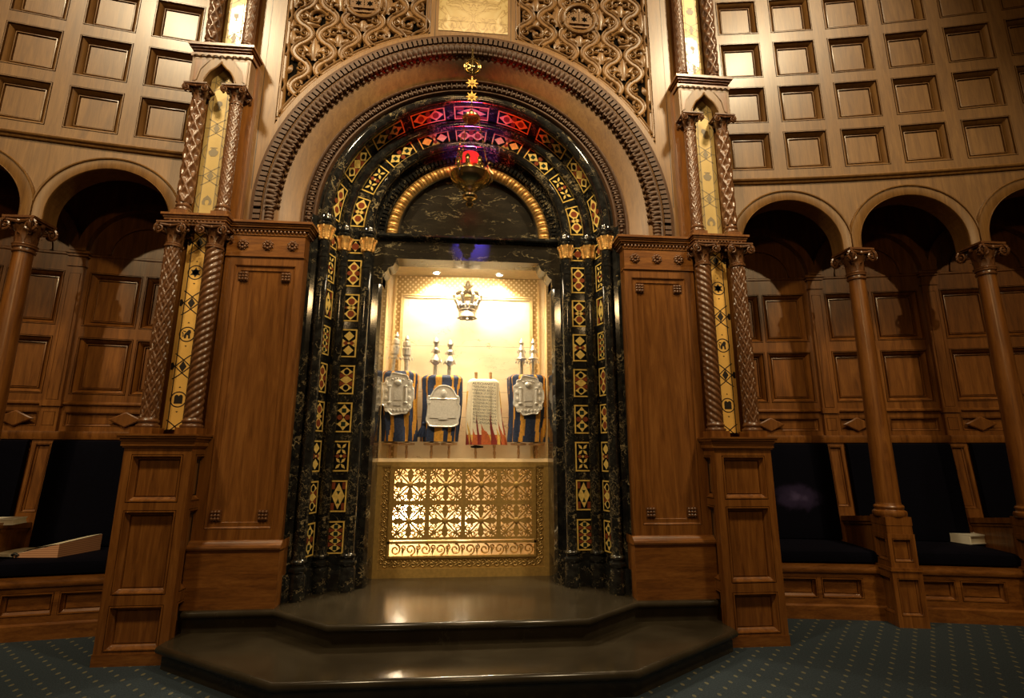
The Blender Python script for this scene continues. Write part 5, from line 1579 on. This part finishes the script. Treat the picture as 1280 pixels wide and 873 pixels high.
mb = MB().mat('letter'); mb.tube([(-4.15, 5.55, .675), (-4.12, 5.545, .69), (-4.09, 5.545, .675), (-4.11, 5.545, .66)], .012, 6); mb.build('spine_end', root)
root = thing('cream_book', 'cream book lying on the bench arm at the far left edge', 'book', (-4.5, 5.72, .93))
T = book((-4.41, 5.70, .932), radians(8), .3, .2, .05, None, None)
mb = MB().mat('paper'); mb.xf = T; mb.box(-.17, .145, -.10, .10, .010, .048); mb.build('page_block', root, smooth=0)
mb = MB().mat('whitebook'); mb.xf = T; mb.box(-.175, .15, -.105, .105, 0, .010); mb.box(-.175, .15, -.105, .105, .047, .056); mb.box(-.178, -.168, -.105, .105, 0, .056); mb.build('cover', root, smooth=0)

# ------------------------------------------------------------------ light
def area(name, loc, tgt, size, power, col, spread=None):
    l = bpy.data.lights.new(name, 'AREA'); l.shape = 'DISK'; l.size = size; l.energy = power; l.color = col
    if spread: l.spread = radians(spread)
    o = bpy.data.objects.new(name, l); C.objects.link(o); o.location = loc
    o.rotation_euler = (Vector(tgt)-Vector(loc)).to_track_quat('-Z', 'Y').to_euler(); return o
def spot(name, loc, tgt, power, col, ang, blend=.4, r=.1):
    l = bpy.data.lights.new(name, 'SPOT'); l.energy = power; l.color = col; l.spot_size = radians(ang); l.spot_blend = blend; l.shadow_soft_size = r
    o = bpy.data.objects.new(name, l); C.objects.link(o); o.location = loc
    o.rotation_euler = (Vector(tgt)-Vector(loc)).to_track_quat('-Z', 'Y').to_euler(); return o
def point(name, loc, power, col, r=.04):
    l = bpy.data.lights.new(name, 'POINT'); l.energy = power; l.color = col; l.shadow_soft_size = r
    o = bpy.data.objects.new(name, l); C.objects.link(o); o.location = loc; return o
WARM = (1., .74, .42)
for s in (-1, 1): 
    spot('dome_spotlight', (s*4.4, .8, 9.8), (s*2.3, 5.2, 5.7), 2050, (1., .79, .48), 82, 1., .4)
    spot('hall_spotlight', (s*4.9, -4.5, 8.6), (s*5.3, 6., 2.4), 1250, (1., .72, .36), 36, .8, .12)
for s in (-1, 1): spot('arch_fill', (s*1.4, -.4, 8.6), (-s*1.75, 5.1, 4.75), 2200, (1., .79, .48), 26, .9, .2)  # added pair that brightens the splayed sides of the wooden arch
area('overhead_fill', (0, .8, 9.6), (0, 4.6, 1.5), 1.6, 95, (1., .62, .27))  # added soft overhead fill for the room, no visible fixture
area('low_front_fill', (0, -3.2, 5.4), (0, 5.5, 1.6), 0.45, 52, (1., .64, .28))  # unseen soft light from the front, added to lift the silver shields
for x in (-.386, .386):
    spot('niche_downlight', (x, 6.145, 3.745), (x, 6.17, 1.5), 140, (1., .80, .50), 125, .6, .03)
area('niche_strip', (0, 5.80, 3.74), (0, 6.2, 1.9), .7, 95, (1., .82, .55))  # added fill at the niche front, brightens the faces of the scrolls
# lamp inside the lined cupboard
point('cupboard_lamp', (-.66, 6.1, .95), 26, (1., .82, .55), .06)
point('cupboard_lamp', (.0, 6.12, .85), 5, (1., .82, .55), .06)
# the eternal lamp's flame, shining up through red glass, and the small blue bulb beside it
spot('eternal_flame', (0, LY, 4.60), (0, LY+.45, 5.5), 26, (1., .03, .02), 112, .3, .04)
spot('blue_bulb', (0, LY+.06, 4.66), (0, LY+.55, 5.2), 26, (.20, .14, 1.), 75, .5, .02)
spot('blue_spotlight', (.1, 2.0, 5.55), (.02, 5.5, 3.82), 110, (.16, .10, 1.), 7, .7, .03)
w = bpy.data.worlds.new('dim_hall'); SC.world = w; w.use_nodes = True
w.node_tree.nodes['Background'].inputs[0].default_value = (1., .52, .20, 1); w.node_tree.nodes['Background'].inputs[1].default_value = .035

# ------------------------------------------------------------------ camera
f_, yaw, pitch, roll = 656.0, radians(5.0435), radians(12.162), radians(.1338)
fw = Vector((sin(yaw)*cos(pitch), cos(yaw)*cos(pitch), sin(pitch))); rt = Vector((cos(yaw), -sin(yaw), 0)); up = rt.cross(fw)
r2 = rt*cos(roll)+up*sin(roll); u2 = up*cos(roll)-rt*sin(roll)
cam = bpy.data.cameras.new('camera'); co = bpy.data.objects.new('camera', cam); C.objects.link(co)
co.matrix_world = Matrix(((r2.x, u2.x, -fw.x, 0), (r2.y, u2.y, -fw.y, 0), (r2.z, u2.z, -fw.z, 1.6), (0, 0, 0, 1)))
cam.sensor_fit = 'HORIZONTAL'; cam.sensor_width = 36; cam.lens = 36*f_/1280
cam.shift_y = -(436.5-426.5)/1280
cam.clip_start = .05
SC.camera = co
SC.view_settings.view_transform = 'Standard'; SC.view_settings.look = 'None'; SC.view_settings.gamma = 1; SC.view_settings.use_curve_mapping = False
SC.view_settings.exposure = 0.
SC.cycles.use_denoising = True
SC.cycles.max_bounces = 8
SC.cycles.sample_clamp_indirect = 4
